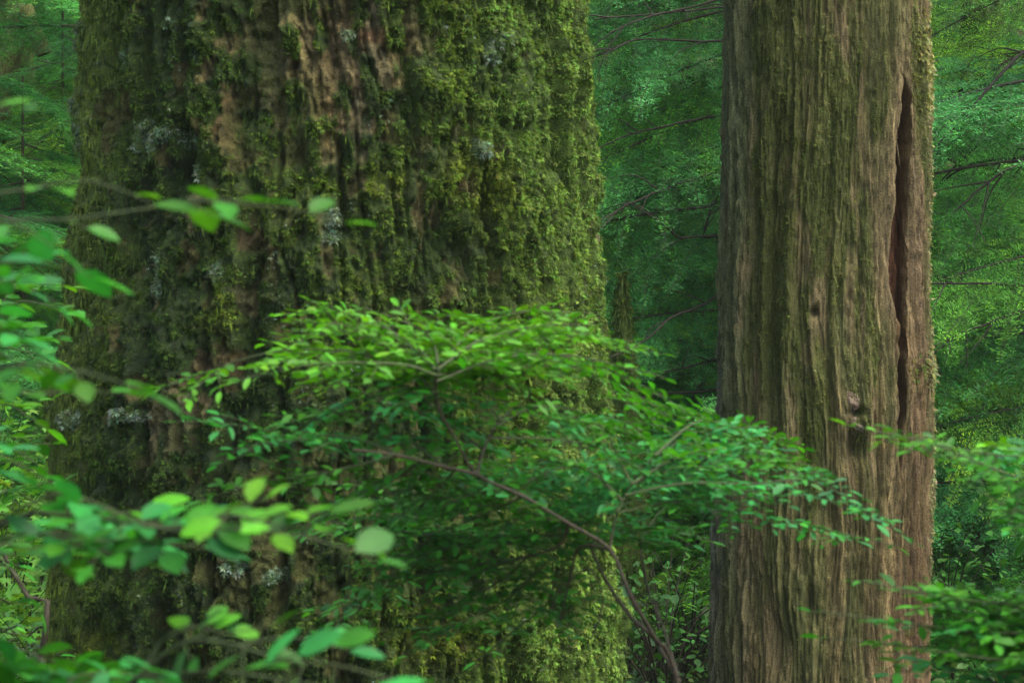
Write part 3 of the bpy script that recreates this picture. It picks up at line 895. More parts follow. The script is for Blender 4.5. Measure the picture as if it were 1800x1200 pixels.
b3 = grd(2250, 3.9)
shrub('huckleberry_shrub', 'leafy shrub at the right edge, small green leaves in front of the snag', b3, [
    ([b3, P(2230, 1100, 3.8), P(2150, 900, 3.8), P(2000, 800, 3.75)], .009, .003, [
        S([(2000, 800, 3.75), (1880, 800, 3.7), (1760, 800, 3.65), (1640, 780, 3.6), (1510, 750, 3.6)], .13, .038, G_TOP),
        S([(2010, 820, 3.75), (1900, 850, 3.8), (1800, 850, 3.8), (1700, 815, 3.8), (1620, 790, 3.8)], .15, .038, G_MID, gap=.0125),
        S([(2050, 860, 3.75), (1940, 900, 3.6), (1860, 915, 3.6), (1770, 890, 3.6), (1720, 860, 3.6)], .14, .038, G_MID, gap=.0125),
        S([(2000, 800, 3.75), (1900, 830, 3.7), (1800, 840, 3.7), (1690, 800, 3.7), (1590, 760, 3.7)], .17, .036, G_MID, gap=.0125),
        S([(2050, 860, 3.75), (1940, 870, 3.5), (1850, 900, 3.4), (1780, 930, 3.4)], .14, .036, G_BLUE),
        S([(2010, 820, 3.75), (1900, 800, 4.1), (1820, 800, 4.2), (1750, 820, 4.2)], .2, .038, G_BLUE),
    ]),
    ([P(2230, 1100, 3.8), P(2100, 1080, 3.7), P(1980, 1100, 3.65)], .006, .003, [
        S([(1980, 1100, 3.65), (1860, 1080, 3.6), (1740, 1060, 3.6), (1620, 1040, 3.55), (1520, 1022, 3.55)], .15, .038, G_MID, gap=.0125),
        S([(1980, 1100, 3.65), (1860, 1110, 3.5), (1720, 1110, 3.5), (1600, 1095, 3.5), (1450, 1075, 3.5)], .11, .038, G_BLUE),
        S([(1980, 1110, 3.65), (1860, 1130, 3.7), (1740, 1130, 3.7), (1600, 1135, 3.7), (1460, 1120, 3.7)], .10, .038, G_MID, gap=.0125),
        S([(2000, 1120, 3.65), (1880, 1170, 3.6), (1760, 1180, 3.6), (1640, 1175, 3.6), (1590, 1180, 3.6)], .15, .038, G_BLUE),
        S([(1980, 1090, 3.65), (1860, 1060, 3.5), (1760, 1060, 3.5), (1660, 1050, 3.5), (1590, 1040, 3.5)], .17, .036, G_MID, gap=.0125),
        S([(1980, 1140, 3.65), (1880, 1150, 3.5), (1780, 1160, 3.4), (1690, 1150, 3.4), (1620, 1140, 3.4)], .16, .036, G_MID, gap=.0125),
        S([(1980, 1100, 3.65), (1880, 1100, 4.0), (1780, 1090, 4.1), (1680, 1070, 4.1)], .22, .038, G_MID, gap=.0125),
        S([(2000, 1150, 3.65), (1900, 1200, 4.0), (1780, 1210, 4.1), (1680, 1200, 4.1)], .22, .038, G_BLUE),
        S([(2000, 1050, 3.65), (1900, 1020, 4.2), (1830, 1030, 4.3), (1740, 1050, 4.3)], .16, .038, G_DARK),
    ]),
])

b4 = grd(-60, 5.2)
shrub('salmonberry_shrub', 'dense low shrub crowding the left side of the great trunk', b4, [
    ([b4, P(80, 1110, 5.0), P(50, 1050, 5.0), P(10, 980, 5.0), P(-40, 850, 5.0), P(-90, 700, 5.0)], .012, .004, [
        S([(-82, 620, 5.0), (-22, 560, 5.0), (38, 530, 5.0), (98, 540, 4.9)], 0.225, .062, G_MID, gap=.030, twgap=.055, r=.003),
        S([(-102, 560, 5.2), (-42, 510, 5.2), (18, 500, 5.2), (88, 500, 5.2)], 0.225, .062, G_TOP, gap=.030, twgap=.055, r=.003),
        S([(-102, 680, 5.0), (-52, 620, 5.0), (-2, 610, 5.0), (58, 620, 5.0)], 0.225, .060, G_MID, gap=.030, twgap=.055, r=.003),
        S([(-102, 780, 5.0), (-42, 720, 4.8), (8, 710, 4.8), (48, 730, 4.8)], 0.188, .060, G_TOP, gap=.030, twgap=.055, r=.003),
        S([(-82, 860, 5.0), (-32, 800, 4.8), (18, 790, 4.7), (58, 810, 4.7)], 0.165, .055, G_DARK, gap=.030, twgap=.055, r=.003),
        S([(-72, 900, 5.0), (-22, 880, 5.2), (18, 860, 5.3), (58, 880, 5.3)], 0.188, .055, G_MID, gap=.030, twgap=.055, r=.003),
        S([(-42, 980, 5.0), (-22, 960, 4.8), (18, 1000, 4.6), (48, 1040, 4.6)], 0.150, .05, G_DARK, gap=.030, twgap=.055, r=.003),
        S([(18, 1060, 5.0), (-12, 1050, 4.8), (-42, 1080, 4.7), (-82, 1100, 4.6)], 0.188, .05, G_BLUE, gap=.04, twgap=.07, r=.003),
        S([(28, 1100, 5.0), (8, 1110, 5.2), (48, 1120, 5.3), (68, 1160, 5.3)], 0.165, .05, G_DARK, gap=.04, twgap=.07, r=.003),
        S([(28, 1120, 5.0), (-22, 1150, 5.0), (-62, 1160, 5.0), (-102, 1190, 5.0)], 0.188, .05, G_BLUE, gap=.04, twgap=.07, r=.003),
    ]),
])
print('shrubs', round(time.time() - T0, 1))

# ------------------------------------------------------------------ hemlock boughs
def bough_mesh(L, seed, fine=True, green=(.030, .085, .026)):
    """needled bough along +X, flat and drooping; needles on twigs on side branches"""
    r = np.random.default_rng(seed)
    a = Acc()
    n = 26
    t = np.linspace(0, 1, n)
    wob = r.normal(0, .02, 2)
    main = np.stack([t * L, wob[0] * L * np.sin(t * 3.1), L * (.05 * t - .24 * t ** 2.2) + wob[1] * t * L * .4], 1)
    bark = np.array([.055, .040, .030])
    tube(a, main, np.linspace(.012, .002, n) * L / 2., bark, 5, .2)
    seg0, seg1, seglen = [], [], []
    sp = .036 if fine else .13
    x = .10 * L
    sg = 1
    twig0, twig1 = [], []
    while x < L * .99:
        u = x / L
        i = min(n - 2, int(u * (n - 1)))
        p0 = main[i] + (main[i + 1] - main[i]) * (u * (n - 1) - i)
        wl = L * .36 * (math.sin(math.pi * min(1, .20 + .8 * u)) ** .9) * r.uniform(.55, 1.2) + .05
        an = R(r.uniform(48, 80))
        d = unit(np.array([math.cos(an), sg * math.sin(an), r.normal(-.04, .10)]))
        if fine and r.random() < .10:      # dead bare twig
            twig0.append(p0)
            twig1.append(p0 + d * wl * .6 + np.array([0, 0, r.normal(0, .05)]))
            x += sp * .4
            sg = -sg
            continue
        k = max(3, int(wl / .05))
        tt = np.linspace(0, 1, k + 1)[:, None]
        bd = np.array([r.uniform(-.05, .25) * wl, r.normal(0, .08) * wl, r.uniform(-.35, -.05) * wl])
        q = p0 + d * tt * wl + bd * tt ** 2
        seg0.append(q[:-1])
        seg1.append(q[1:])
        twig0 += list(q[:-1])
        twig1 += list(q[1:])
        # sub twigs
        s2, yy = 1, .03
        st = .018 if fine else .07
        while yy < wl * .95:
            v = yy / wl
            c0 = p0 + d * v * wl + bd * v ** 2
            l2 = (.030 + .13 * (1 - v) * min(1, wl / .40)) * r.uniform(.6, 1.3)
            sd = unit(np.cross([0, 0, 1], d))
            d2 = unit(d * .55 + sd * s2 * .85 + np.array([0, 0, r.normal(-.12, .13)]))
            kk = 1 if l2 < .07 else 2
            c1 = c0 + d2 * l2 / kk
            seg0.append(c0[None])
            seg1.append(c1[None])
            if kk == 2:
                seg0.append(c1[None])
                seg1.append((c1 + d2 * l2 / 2 + np.array([0, 0, -.012]))[None])
            s2 = -s2
            yy += st * r.uniform(.7, 1.4)
        sg = -sg
        x += sp * r.uniform(.6, 1.4)
    if fine and twig0:
        seg_tubes(a, np.array(twig0), np.array(twig1), .0018, .0012, np.array([.06, .065, .03]), 3)
    s0, s1 = np.concatenate(seg0), np.concatenate(seg1)
    ln = np.linalg.norm(s1 - s0, axis=1)
    pitch = .0052 if fine else .030
    cnt = np.maximum(1, (ln / pitch).astype(int))
    idx = np.repeat(np.arange(len(s0)), cnt)
    off = (np.arange(len(idx)) - np.repeat(np.cumsum(cnt) - cnt, cnt) + .5) / cnt[idx]
    pos = s0[idx] + (s1 - s0)[idx] * off[:, None]
    d = unit(s1 - s0)[idx]
    up = np.array([0, 0, 1.])
    side = unit(np.cross(np.broadcast_to(up, d.shape), d))
    m = len(idx)
    sg = np.where(np.arange(m) % 2 == 0, 1., -1.)[:, None]
    ax = d * .35 + side * sg + r.normal(0, .25, (m, 3)) + up * .15
    nr = up + r.normal(0, .45, (m, 3))
    size = (r.uniform(.016, .030, m) if fine else r.uniform(.030, .055, m))
    segc = r.uniform(.3, 1.8, len(s0))[idx][:, None]
    radial = np.clip(pos[:, :1] / L, 0, 1)
    g = np.array(green)
    c = g * segc * r.uniform(.8, 1.2, (m, 1)) * (.65 + radial * np.array([1.3, .85, .6]))
    yel = (r.random(len(s0)) < .10)[idx]
    c[yel] *= [1.9, 1.5, .8]
    stamp(a, NEED_V, NEED_F, pos, ax, nr, size, c, wid=(.0044 if fine else .014))
    return a


BARKC = np.array([.026, .019, .013])
_t = time.time()
BOUGHS = [bough_mesh(Lb, 300 + i, True, g).mesh('bough', M_NEEDLE, smooth=False) for i, (Lb, g) in enumerate(
    [(1.7, (.044, .215, .034)), (1.5, (.062, .240, .024)), (1.9, (.040, .215, .048)), (1.2, (.085, .260, .018)), (1.6, (.040, .225, .058))])]
print('boughs', round(time.time() - _t, 1), [len(b.vertices) for b in BOUGHS])


def tree_trunk(root, r0, r1, h, seed, lean=(0, 0), moss=.5, name='trunk', strands=0, zlo=-.3):
    """returns nothing; trunk with relief and mossy colour; built in the tree's own space"""
    nz, nt = int(min(h, 8) / .035), 64
    z = np.concatenate([np.linspace(zlo, min(h, 8), nz), np.linspace(min(h, 8), h, 12)[1:]]) if h > 8 else np.linspace(zlo, h, nz)
    ph = np.linspace(0, 2 * math.pi, nt, endpoint=False)
    PH, Z = np.meshgrid(ph, z)
    X, Y = np.cos(PH), np.sin(PH)
    f = .18 / r0
    so = seed * 13.7
    d = fbm(X * 3 / f * .5 + so, Y * 3 / f * .5, Z * 2.5, 3, seed)
    fur = 1 - ss(0, .2, np.abs(fbm(X * 4 + so, Y * 4, Z * 1.5, 2, seed + 1)))
    r = np.interp(Z, [zlo, 0, 1, h], [r0 * 1.35, r0 * 1.15, r0, r1])
    mo = ss(-.35 , .35, fbm(X * 2 + so, Y * 2, Z * 1.6, 3, seed + 2) + (moss - .5) * 1.5)
    rr = r * (1 + .10 * d - .13 * fur * (1 - .6 * mo) + .12 * mo * (1 + fbm(X * 6 + so, Y * 6, Z * 9, 2, seed + 3)))
    V = np.stack([rr * X + lean[0] * Z, rr * Y + lean[1] * Z, Z], -1)
    C = mixc(np.ones(PH.shape + (3,)) * [.07, .05, .034], [.13, .10, .07], ss(-.3, .4, d))
    MCc = mixc(np.ones(PH.shape + (3,)) * [.040, .075, .010], [.085, .125, .020], ss(-.4, .5, fbm(X * 3 + so, Y * 3, Z * 4, 2, seed + 4)))
    C = mixc(C, MCc, mo)
    n, nn = nt, len(z)
    i = np.arange(nn - 1)[:, None] * n
    j = np.arange(n)[None]
    F = np.stack([i + j, i + (j + 1) % n, i + (j + 1) % n + n, i + j + n], -1).reshape(-1, 4)
    put(name, make_mesh(name, V.reshape(-1, 3), F, C.reshape(-1, 3), M_BARK), root)
    if strands:
        Nn = grid_normals(V)
        a = Acc()
        w = mo * (Z < 7)
        scatter_fronds(a, V, Nn, w, MCc * 1.1, strands * 2, .015, .035)
        hang_strands(a, V, Nn, w, MCc * .9, strands, .04, .16, .003)
        a.build('moss', M_MOSS, root, smooth=False)


def add_bough(root, k, z, az, sc, pitch=0, roll=0, me=None, name='bough', r=.1):
    o = bpy.data.objects.new(name, BOUGHS[k % len(BOUGHS)] if me is None else me)
    o.matrix_local = Matrix.Translation((r * math.cos(az), r * math.sin(az), z)) @ Matrix.Rotation(az, 4, 'Z') @ Matrix.Rotation(pitch, 4, 'Y') @ Matrix.Rotation(roll, 4, 'X') @ Matrix.Scale(sc, 4)
    return link(o, root)


def hemlock(px, Y, label, r0, h, nb, zrange, seed, Lsc=1.0, moss=.5, strands=0, lean=(0, 0), azr=(0, 360), group='hemlock trees', pitch0=.1):
    loc = grd(px, Y)
    root = thing('hemlock_tree', loc, label, 'tree', group)
    tree_trunk(root, r0, r0 * .35, h, seed, lean, moss, strands=strands)
    r = np.random.default_rng(seed)
    for i in range(nb):
        z = zrange[0] + (zrange[1] - zrange[0]) * (i + r.random()) / nb
        az = R(azr[0] + (azr[1] - azr[0]) * ((i * .618) % 1) + r.uniform(-12, 12))
        sc = Lsc * r.uniform(.75, 1.2) * (1 - .35 * z / h)
        o = add_bough(root, int(r.integers(0, 5)), z, az, sc, r.uniform(-.08, .30) + pitch0 * .5, r.uniform(-.15, .15), r=r0 * .6)
        o.location.x += lean[0] * z
        o.location.y += lean[1] * z
    return root, loc


def dead_branches(root, loc, lists, name='dead_branch', forks=5, seed=1, r=.012):
    rr = np.random.default_rng(seed)
    for pts in lists:
        a = Acc()
        c = curve([P(*q) for q in pts], .04)
        c = c + np.cumsum(rr.normal(0, .0022, c.shape), axis=0)
        rad = np.linspace(r, r * .35, len(c))
        tube(a, c, rad, BARKC, 6, .3)
        for _ in range(forks):
            i = int(rr.integers(len(c) // 4, len(c) - 1))
            d = unit(c[min(len(c) - 1, i + 2)] - c[i] + 1e-6)
            d = unit(d + rr.normal(0, .5, 3))
            ln = rr.uniform(.12, .45)
            e = curve([c[i], c[i] + d * ln * .5 + rr.normal(0, .02, 3), c[i] + d * ln + np.array([0, 0, -.05])], .04)
            tube(a, e, np.linspace(r * .4, r * .12, len(e)), BARKC * 1.2, 4)
        a.build(name, M_TWIG, root, np.array(loc))


# hidden behind the snag, its boughs fill the gap between the two great trunks
rt, loc = hemlock(1430, 10.8, 'hemlock standing close behind the bare snag, boughs sloping down into the gap beside it', .11, 13, 16, (.1, 5.5), 51, 1.15, azr=(0, 360))
for i, (z, az, sc, pi_) in enumerate([(4.6, 185, 1.15, .35), (4.25, 172, 1.2, .32), (3.95, 196, 1.15, .30), (3.6, 178, 1.2, .3), (3.4, 208, 1.1, .22), (3.05, 188, 1.15, .28), (2.75, 170, 1.05, .25),
                                     (2.3, 196, 1.1, .05), (2.0, 180, 1.1, .05), (1.7, 205, 1.0, .0), (1.2, 190, .95, .05), (.8, 176, .9, .0), (.45, 200, .9, -.1), (4.4, 200, 1.2, .34), (4.1, 214, 1.1, .3), (3.8, 165, 1.2, .3), (3.25, 196, 1.2, .3), (2.9, 205, 1.1, .25), (2.5, 182, 1.1, .15), (1.0, 205, 1.0, 0), (.6, 184, 1.0, -.1), (.25, 192, 1, -.1)]):
    add_bough(rt, i, z, R(az), sc, pi_, -.72 + .22 * ((i % 3) - 1), r=.06)
dead_branches(rt, loc, [
    [(1430, 10, 10.8), (1300, 8, 10.4), (1190, 18, 10.0), (1120, 24, 9.9), (1045, 30, 9.8)],
    [(1430, -30, 10.8), (1300, -15, 10.2), (1215, 4, 10.0), (1130, 24, 9.8), (1062, 50, 9.7)],
    [(1430, 60, 10.8), (1260, 75, 10.2), (1130, 72, 10.0), (1062, 96, 9.8)],
    [(1430, 180, 10.8), (1250, 210, 10.3), (1120, 240, 10.1), (1048, 272, 10)],
    [(1430, 420, 10.8), (1262, 412, 10.3), (1200, 412, 10.1), (1165, 388, 10), (1110, 352, 9.9)],
    [(1262, 412, 10.3), (1238, 415, 10.3), (1247, 380, 10.3), (1256, 340, 10.3)],
    [(1430, 420, 10.8), (1300, 500, 10.4), (1230, 540, 10.1), (1180, 565, 9.9), (1140, 602, 9.8), (1080, 630, 9.7)],
    [(1430, 560, 10.8), (1300, 615, 10.5), (1200, 642, 10.3), (1150, 652, 10.2)],
    [(1430, 640, 10.8), (1260, 684, 10.4), (1150, 692, 10.1), (1108, 706, 10), (1080, 725, 9.9)],
    [(1430, 260, 10.8), (1255, 300, 10.3), (1120, 350, 10.0), (1060, 385, 9.8)],
], forks=5, seed=4, r=.010)

# tree outside the frame on the right; its branches reach into it
rt, loc = hemlock(2060, 9.6, 'hemlock at the right edge with long bare dark branches sloping down to the left', .15, 14, 14, (.2, 5.5), 52, 1.2)
for i, (z, az, sc, pi_) in enumerate([(3.9, 182, 1.1, .15), (3.3, 168, 1.1, .2), (2.75, 190, 1.15, .1), (2.35, 175, 1.2, .05), (1.95, 196, 1.1, .1), (1.5, 178, 1.15, .02), (1.15, 200, 1.1, 0), (.7, 185, 1.1, -.1), (.4, 170, 1.1, -.15)]):
    add_bough(rt, i + 2, z, R(az), sc, pi_, -.65 + .22 * ((i % 3) - 1), r=.08)
dead_branches(rt, loc, [
    [(2060, -20, 9.6), (1900, 40, 9.6), (1790, 98, 9.7), (1735, 130, 9.8), (1672, 168, 9.9)],
    [(2060, -40, 9.6), (1900, 30, 9.5), (1790, 108, 9.4), (1700, 205, 9.3), (1638, 265, 9.2)],
    [(2060, 250, 9.6), (1900, 268, 9.8), (1800, 275, 10), (1740, 280, 10), (1700, 292, 10.1), (1638, 334, 10.2)],
    [(2060, 150, 9.6), (1900, 230, 9.5), (1800, 284, 9.4), (1740, 322, 9.4), (1680, 372, 9.3)],
    [(2060, 500, 9.6), (1900, 505, 9.4), (1800, 506, 9.3), (1700, 505, 9.2), (1630, 506, 9.2)],
    [(2060, 420, 9.6), (1900, 500, 9.3), (1800, 546, 9.2), (1700, 590, 9.1), (1632, 636, 9)],
    [(2060, 700, 9.6), (1900, 760, 9.8), (1740, 850, 10), (1690, 1020, 10.2), (1630, 960, 10.2)],
    [(2060, 1010, 9.6), (1850, 1030, 9.8), (1740, 1050, 10), (1640, 1110, 10.2)],
], forks=6, seed=5, r=.013)

hemlock(1728, 13.5, 'slim moss hung hemlock standing between the snag and the right edge', .15, 13, 17, (.3, 5.5), 53, .95, .85, 3000)
hemlock(1290, 15.5, 'hemlock farther back in the gap between the two great trunks', .13, 13, 26, (.2, 6), 54, 1.0, .7)
hemlock(1010, 12.6, 'young hemlock half hidden behind the right side of the mossy trunk', .07, 7, 34, (.2, 6.5), 55, .85, .5)
hemlock(1560, 16.5, 'hemlock behind the snag with pale tipped boughs', .13, 13, 26, (.2, 6), 56, 1.1, .6)
hemlock(1880, 15, 'bushy hemlock beyond the moss hung one at the right', .14, 13, 28, (.2, 6), 57, 1.15, .6)
hemlock(25, 16, 'mossy hemlock at the upper left corner', .16, 14, 26, (.6, 6), 58, 1.0, .85, 3000)
hemlock(-120, 12.5, 'hemlock at the left edge with boughs reaching in front of the mossy one', .14, 13, 22, (.8, 5), 59, 1.05, .6)
hemlock(215, 14, 'hemlock half hidden behind the left side of the mossy trunk', .12, 12, 28, (.8, 5.5), 60, 1.1, .6)
hemlock(1330, 18.5, 'distant hemlock seen past the left side of the snag', .15, 14, 30, (.4, 7), 61, 1.2, .6)

for i, (px, Y, h_, sc_) in enumerate([(1235, 11.0, 2.4, .7), (1110, 12.0, 3.2, .8), (1205, 13.6, 4.0, .9), (1650, 10.4, 1.8, .6), (1700, 12.0, 3.0, .8), (1790, 10.2, 1.6, .6), (1830, 12.6, 3.4, .85),
                                      (1640, 14.8, 4.2, .9), (40, 12.8, 3.0, .8), (110, 14.6, 3.6, .9), (-20, 11.5, 2.4, .7), (20, 18.6, 5, 1.1), (125, 18.0, 5, 1.1)]):
    side_ = ('at the left edge', 'in the gap between the great trunks', 'beyond the snag at the right')[0 if px < 500 else (1 if px < 1500 else 2)]
    hemlock(px, Y, '%s young hemlock sapling with feathery green boughs %s' % (('knee high', 'waist high', 'head high', 'tall')[0 if h_ < 1 else (1 if h_ < 2 else (2 if h_ < 3.5 else 3))], side_), .007 + .004 * h_, h_ + .3, int(14 + 9 * h_), (.1, h_), 400 + i, sc_, .4, group='hemlock saplings')

# leaning mossy stem and moss log far left
lt = thing('leaning_tree', grd(-25, 14.8), 'short leaning moss covered stem at the upper left', 'tree')
la_ = Acc()
c = curve([np.array(lt.location), P(-10, 300, 14.8), P(35, 30, 14.8), P(60, 55, 14.7), P(78, 96, 14.7)], .04)
tube(la_, c, np.interp(np.linspace(0, 1, len(c)), [0, .8, 1], [.11, .08, .05]), [.085, .095, .02], 14, .35)
la_.build('trunk', M_BARK, lt, np.array(lt.location))


def mossy_log(p0, p1, r, label, seed):
    c = curve([p0, (np.array(p0) + p1) / 2 + [0, 0, .05], p1], .03)
    n, nt = len(c), 40
    t = unit(np.gradient(c, axis=0))
    b = unit(np.cross([0, 0, 1.], t))
    m = np.cross(t, b)
    an = np.linspace(0, 2 * math.pi, nt, endpoint=False)
    U = np.cos(an)[None, :, None] * b[:, None] + np.sin(an)[None, :, None] * m[:, None]
    Z = np.arange(n)[:, None] * .03 + an[None] * 0
    d = fbm(np.cos(an)[None] * 3 + Z * 0, np.sin(an)[None] * 3 + Z * 0, Z * 4, 3, seed)
    rr = r * (1 + .25 * d)
    rr[0] *= .05
    rr[-1] *= .05
    V = c[:, None] + U * rr[..., None]
    mo = ss(-.5, .3, U[..., 2] + d)
    MCc = mixc(np.ones(Z.shape + (3,)) * [.07, .085, .014], [.15, .14, .03], ss(-.4, .4, d))
    C = mixc(np.ones(Z.shape + (3,)) * [.09, .06, .04], MCc, mo)
    i = np.arange(n - 1)[:, None] * nt
    j = np.arange(nt)[None]
    F = np.stack([i + j, i + (j + 1) % nt, i + (j + 1) % nt + nt, i + j + nt], -1).reshape(-1, 4)
    root = thing('fallen_log', tuple(p0), label, 'log')
    put('trunk', make_mesh('trunk', V.reshape(-1, 3) - np.array(p0), F, C.reshape(-1, 3), M_BARK), root)
    Nn = grid_normals(V)
    Nn = Nn * np.sign((Nn * U).sum(-1, keepdims=True))
    a = Acc()
    scatter_fronds(a, V, Nn, mo, MCc * 1.1, 4000, .015, .035)
    hang_strands(a, V, Nn, mo * (U[..., 2] < .3), MCc, 1200, .04, .14, .003)
    a.build('moss', M_MOSS, root, np.array(p0), smooth=False)


mossy_log(P(50, 168, 16.5), P(260, 176, 15.8), .07, 'thin moss covered log at the upper left, leaning level behind the great trunk', 71)
mossy_log(P(-120, 505, 12.5), P(260, 440, 13.2), .12, 'pale mossy fallen log lying low left of the great trunk', 72)
mossy_log(P(1020, 420, 20.0), P(1420, 360, 21.0), .22, 'yellow mossy fallen log far back in the gap between the great trunks', 73)

# mossy stub just behind the big trunk
st = thing('mossy_stump', grd(1094, 10), 'narrow broken moss covered stump peeking out behind the great trunk', 'stump')
_z = float(P(0, 482, 10)[2]) - st.location.z
tree_trunk(st, .115, .010, _z, 80, (0.0, 0), 1.0, strands=2600)
print('hemlocks', round(time.time() - T0, 1))

# ------------------------------------------------------------------ trees up the slope (single crowns, seen small)
def crown_mesh(seed, h, Lmax, nb, green):
    r = np.random.default_rng(seed)
    base = [bough_mesh(1.8, seed * 10 + i, False, green) for i in range(3)]
    base = [(np.concatenate(b.V), np.concatenate(b.C), np.concatenate(b.Q)) for b in base]
    a = Acc()
    for i in range(nb):
        z = .6 + (h - 1.2) * (i + r.random()) / nb
        V, C, Q = base[i % 3]
        sc = Lmax / 1.8 * (1 - .75 * z / h) * r.uniform(.75, 1.2)
        az = i * 2.4 + r.uniform(-.3, .3)
        pt = r.uniform(.0, .35)
        ca, sa, cp, sp = math.cos(az), math.sin(az), math.cos(pt), math.sin(pt)
        W = V * sc
        W = np.stack([W[:, 0] * cp + W[:, 2] * sp, W[:, 1], -W[:, 0] * sp + W[:, 2] * cp], 1)
        W = np.stack([W[:, 0] * ca - W[:, 1] * sa, W[:, 0] * sa + W[:, 1] * ca, W[:, 2] + z], 1)
        a.add(W, Q, C * r.uniform(.75, 1.25))
    return a.mesh('crown', M_NEEDLE, smooth=False)


CROWNS = [crown_mesh(5, 12, 2.3, 80, (.045, .20, .030)), crown_mesh(6, 14, 2.6, 90, (.060, .22, .026)), crown_mesh(7, 9, 2.0, 64, (.065, .23, .030))]
TRUNKS = []
for i, (r0, h) in enumerate([(.09, 12), (.11, 14), (.06, 9)]):
    tmp = bpy.data.objects.new('tmp', None)
    tree_trunk(tmp, r0, .03, h - .2, 90 + i, (0, 0), .6, zlo=-.6)
    for ch in list(COL.objects):
        if ch.parent is tmp:
            TRUNKS.append(ch.data)
            bpy.data.objects.remove(ch)
    bpy.data.objects.remove(tmp)
far = []
r_ = np.random.default_rng(77)
cand = []
for row, Y in enumerate([19.5, 22.5, 26, 30, 35]):
    n = [3, 5, 7, 9, 11][row]
    for i in range(n):
        x = (i + .5 - n / 2) / n * (Y * .95) + r_.uniform(-.6, .6)
        cand.append((x, Y + r_.uniform(-1.1, 1.1), row))
for x, y, row in cand:
    px_ = 900 + x / (K * y)
    if 1030 < px_ < 1270:
        x = x + (1330 - px_) * K * y
    k = int(r_.integers(0, 3))
    z = float(ground(np.array([x]), np.array([y]))[0])
    col_ = 'to the left of the mossy trunk' if x < -.2 * y else ('hidden behind the great trunks' if x < 0.06 * y else ('in the gap beside the snag' if x < .12 * y else 'beyond the snag to the right'))
    root = thing('hemlock_tree', (x, y, z), 'far conifer on the slope, its green crown %s' % col_, 'tree', 'far conifers up the slope')
    root.rotation_euler.z = r_.uniform(0, 6.28)
    s_ = r_.uniform(.58, .85)
    root.scale = (s_, s_, s_)
    put('trunk', TRUNKS[k], root)
    put('crown', CROWNS[k], root)

# ------------------------------------------------------------------ understory plants on the floor behind (maple-like and oval leaved)
def bush_mesh(seed, h, w, nst, leafsz, green, maple):
    r = np.random.default_rng(seed)
    lf, st = Acc(), Acc()
    for i in range(nst):
        az = r.uniform(0, 6.28)
        out = r.uniform(.2, 1) * w
        top = np.array([math.cos(az) * out, math.sin(az) * out, h * r.uniform(.5, 1.05)])
        c = curve([[0, 0, 0], top * [.35, .35, .6], top], .05)
        tube(st, c, np.linspace(.006, .0015, len(c)), TWIG_BROWN, 4)
        m = int(26 * h)
        j = r.integers(len(c) // 3, len(c), m)
        p = c[j] + r.normal(0, .09, (m, 3)) * [1, 1, .45]
        ax = unit(p - c[j] + [math.cos(az) * .05, math.sin(az) * .05, 0]) + r.normal(0, .3, (m, 3))
        nr = np.array([0, 0, 1.]) + r.normal(0, .35, (m, 3))
        cc = np.array(green) * r.uniform(.6, 1.5, (m, 1)) * (1 + r.normal(0, .08, (m, 3)))
        sz = leafsz * r.uniform(.6, 1.2, m)
        if maple:
            stamp(lf, MAPLE_V, MAPLE_F, p, ax, nr, sz, cc)
        else:
            stamp(lf, LEAF_V, LEAF_F, p, ax, nr, sz, cc)
    return st.mesh('stems', M_TWIG), lf.mesh('leaves', M_LEAF)


BUSH = [bush_mesh(1, 1.0, .6, 16, .075, (.11, .27, .022), True), bush_mesh(2, .8, .7, 18, .045, (.065, .21, .035), False),
        bush_mesh(3, 1.4, .7, 18, .06, (.10, .26, .02), True), bush_mesh(4, .6, .6, 14, .05, (.05, .13, .035), False)]
spots = [(1150, 12.3, 2, 1.1), (1215, 13.2, 0, 1.3), (1120, 11.4, 3, .9), (1240, 11.8, 1, 1), (1135, 10.6, 1, .8), (1190, 14.2, 2, 1.2), (1100, 13.6, 0, 1.2), (1260, 14.5, 2, 1.1),
         (1660, 12.2, 0, 1), (1740, 11.6, 1, 1.1), (1800, 12.6, 2, 1), (1690, 10.8, 3, 1.1), (1850, 11.2, 0, .9), (1640, 14.2, 2, 1.2), (1780, 14, 1, 1.2), (1715, 15.8, 2, 1),
         (20, 9.2, 0, 1.1), (80, 10.2, 1, 1.1), (-40, 10, 2, 1), (120, 11.6, 0, 1.1), (50, 12.4, 2, .9), (-60, 12.8, 1, 1.2), (1165, 9.2, 1, 1.1), (1215, 9.8, 3, 1.4), (1120, 9.4, 3, 1.2), (1190, 10.4, 0, 1.1), (1665, 9.4, 1, 1.1), (1730, 9.8, 3, 1.4), (1790, 9.2, 1, 1.1), (1120, 16.2, 0, 1.5), (1170, 16.8, 2, 1.3), (1225, 15.6, 0, 1.5), (1200, 17.8, 2, 1.4), (1130, 18.4, 0, 1.5), (1245, 18.8, 2, 1.3), (1145, 12.9, 2, 1.5), (1230, 12.4, 2, 1.35), (1180, 11.2, 0, 1.4), (1660, 17, 0, 1.5), (1760, 17.6, 2, 1.4), (1700, 13, 2, 1.4), (60, 17, 0, 1.5), (110, 18.2, 2, 1.4), (10, 18.8, 0, 1.4), (150, 13.4, 3, 1.2), (10, 14.2, 0, 1), (90, 15, 1, 1.2),
         (20, 7.6, 3, 1), (90, 8.2, 1, .9), (-50, 8.4, 0, 1), (60, 6.9, 1, .7)]
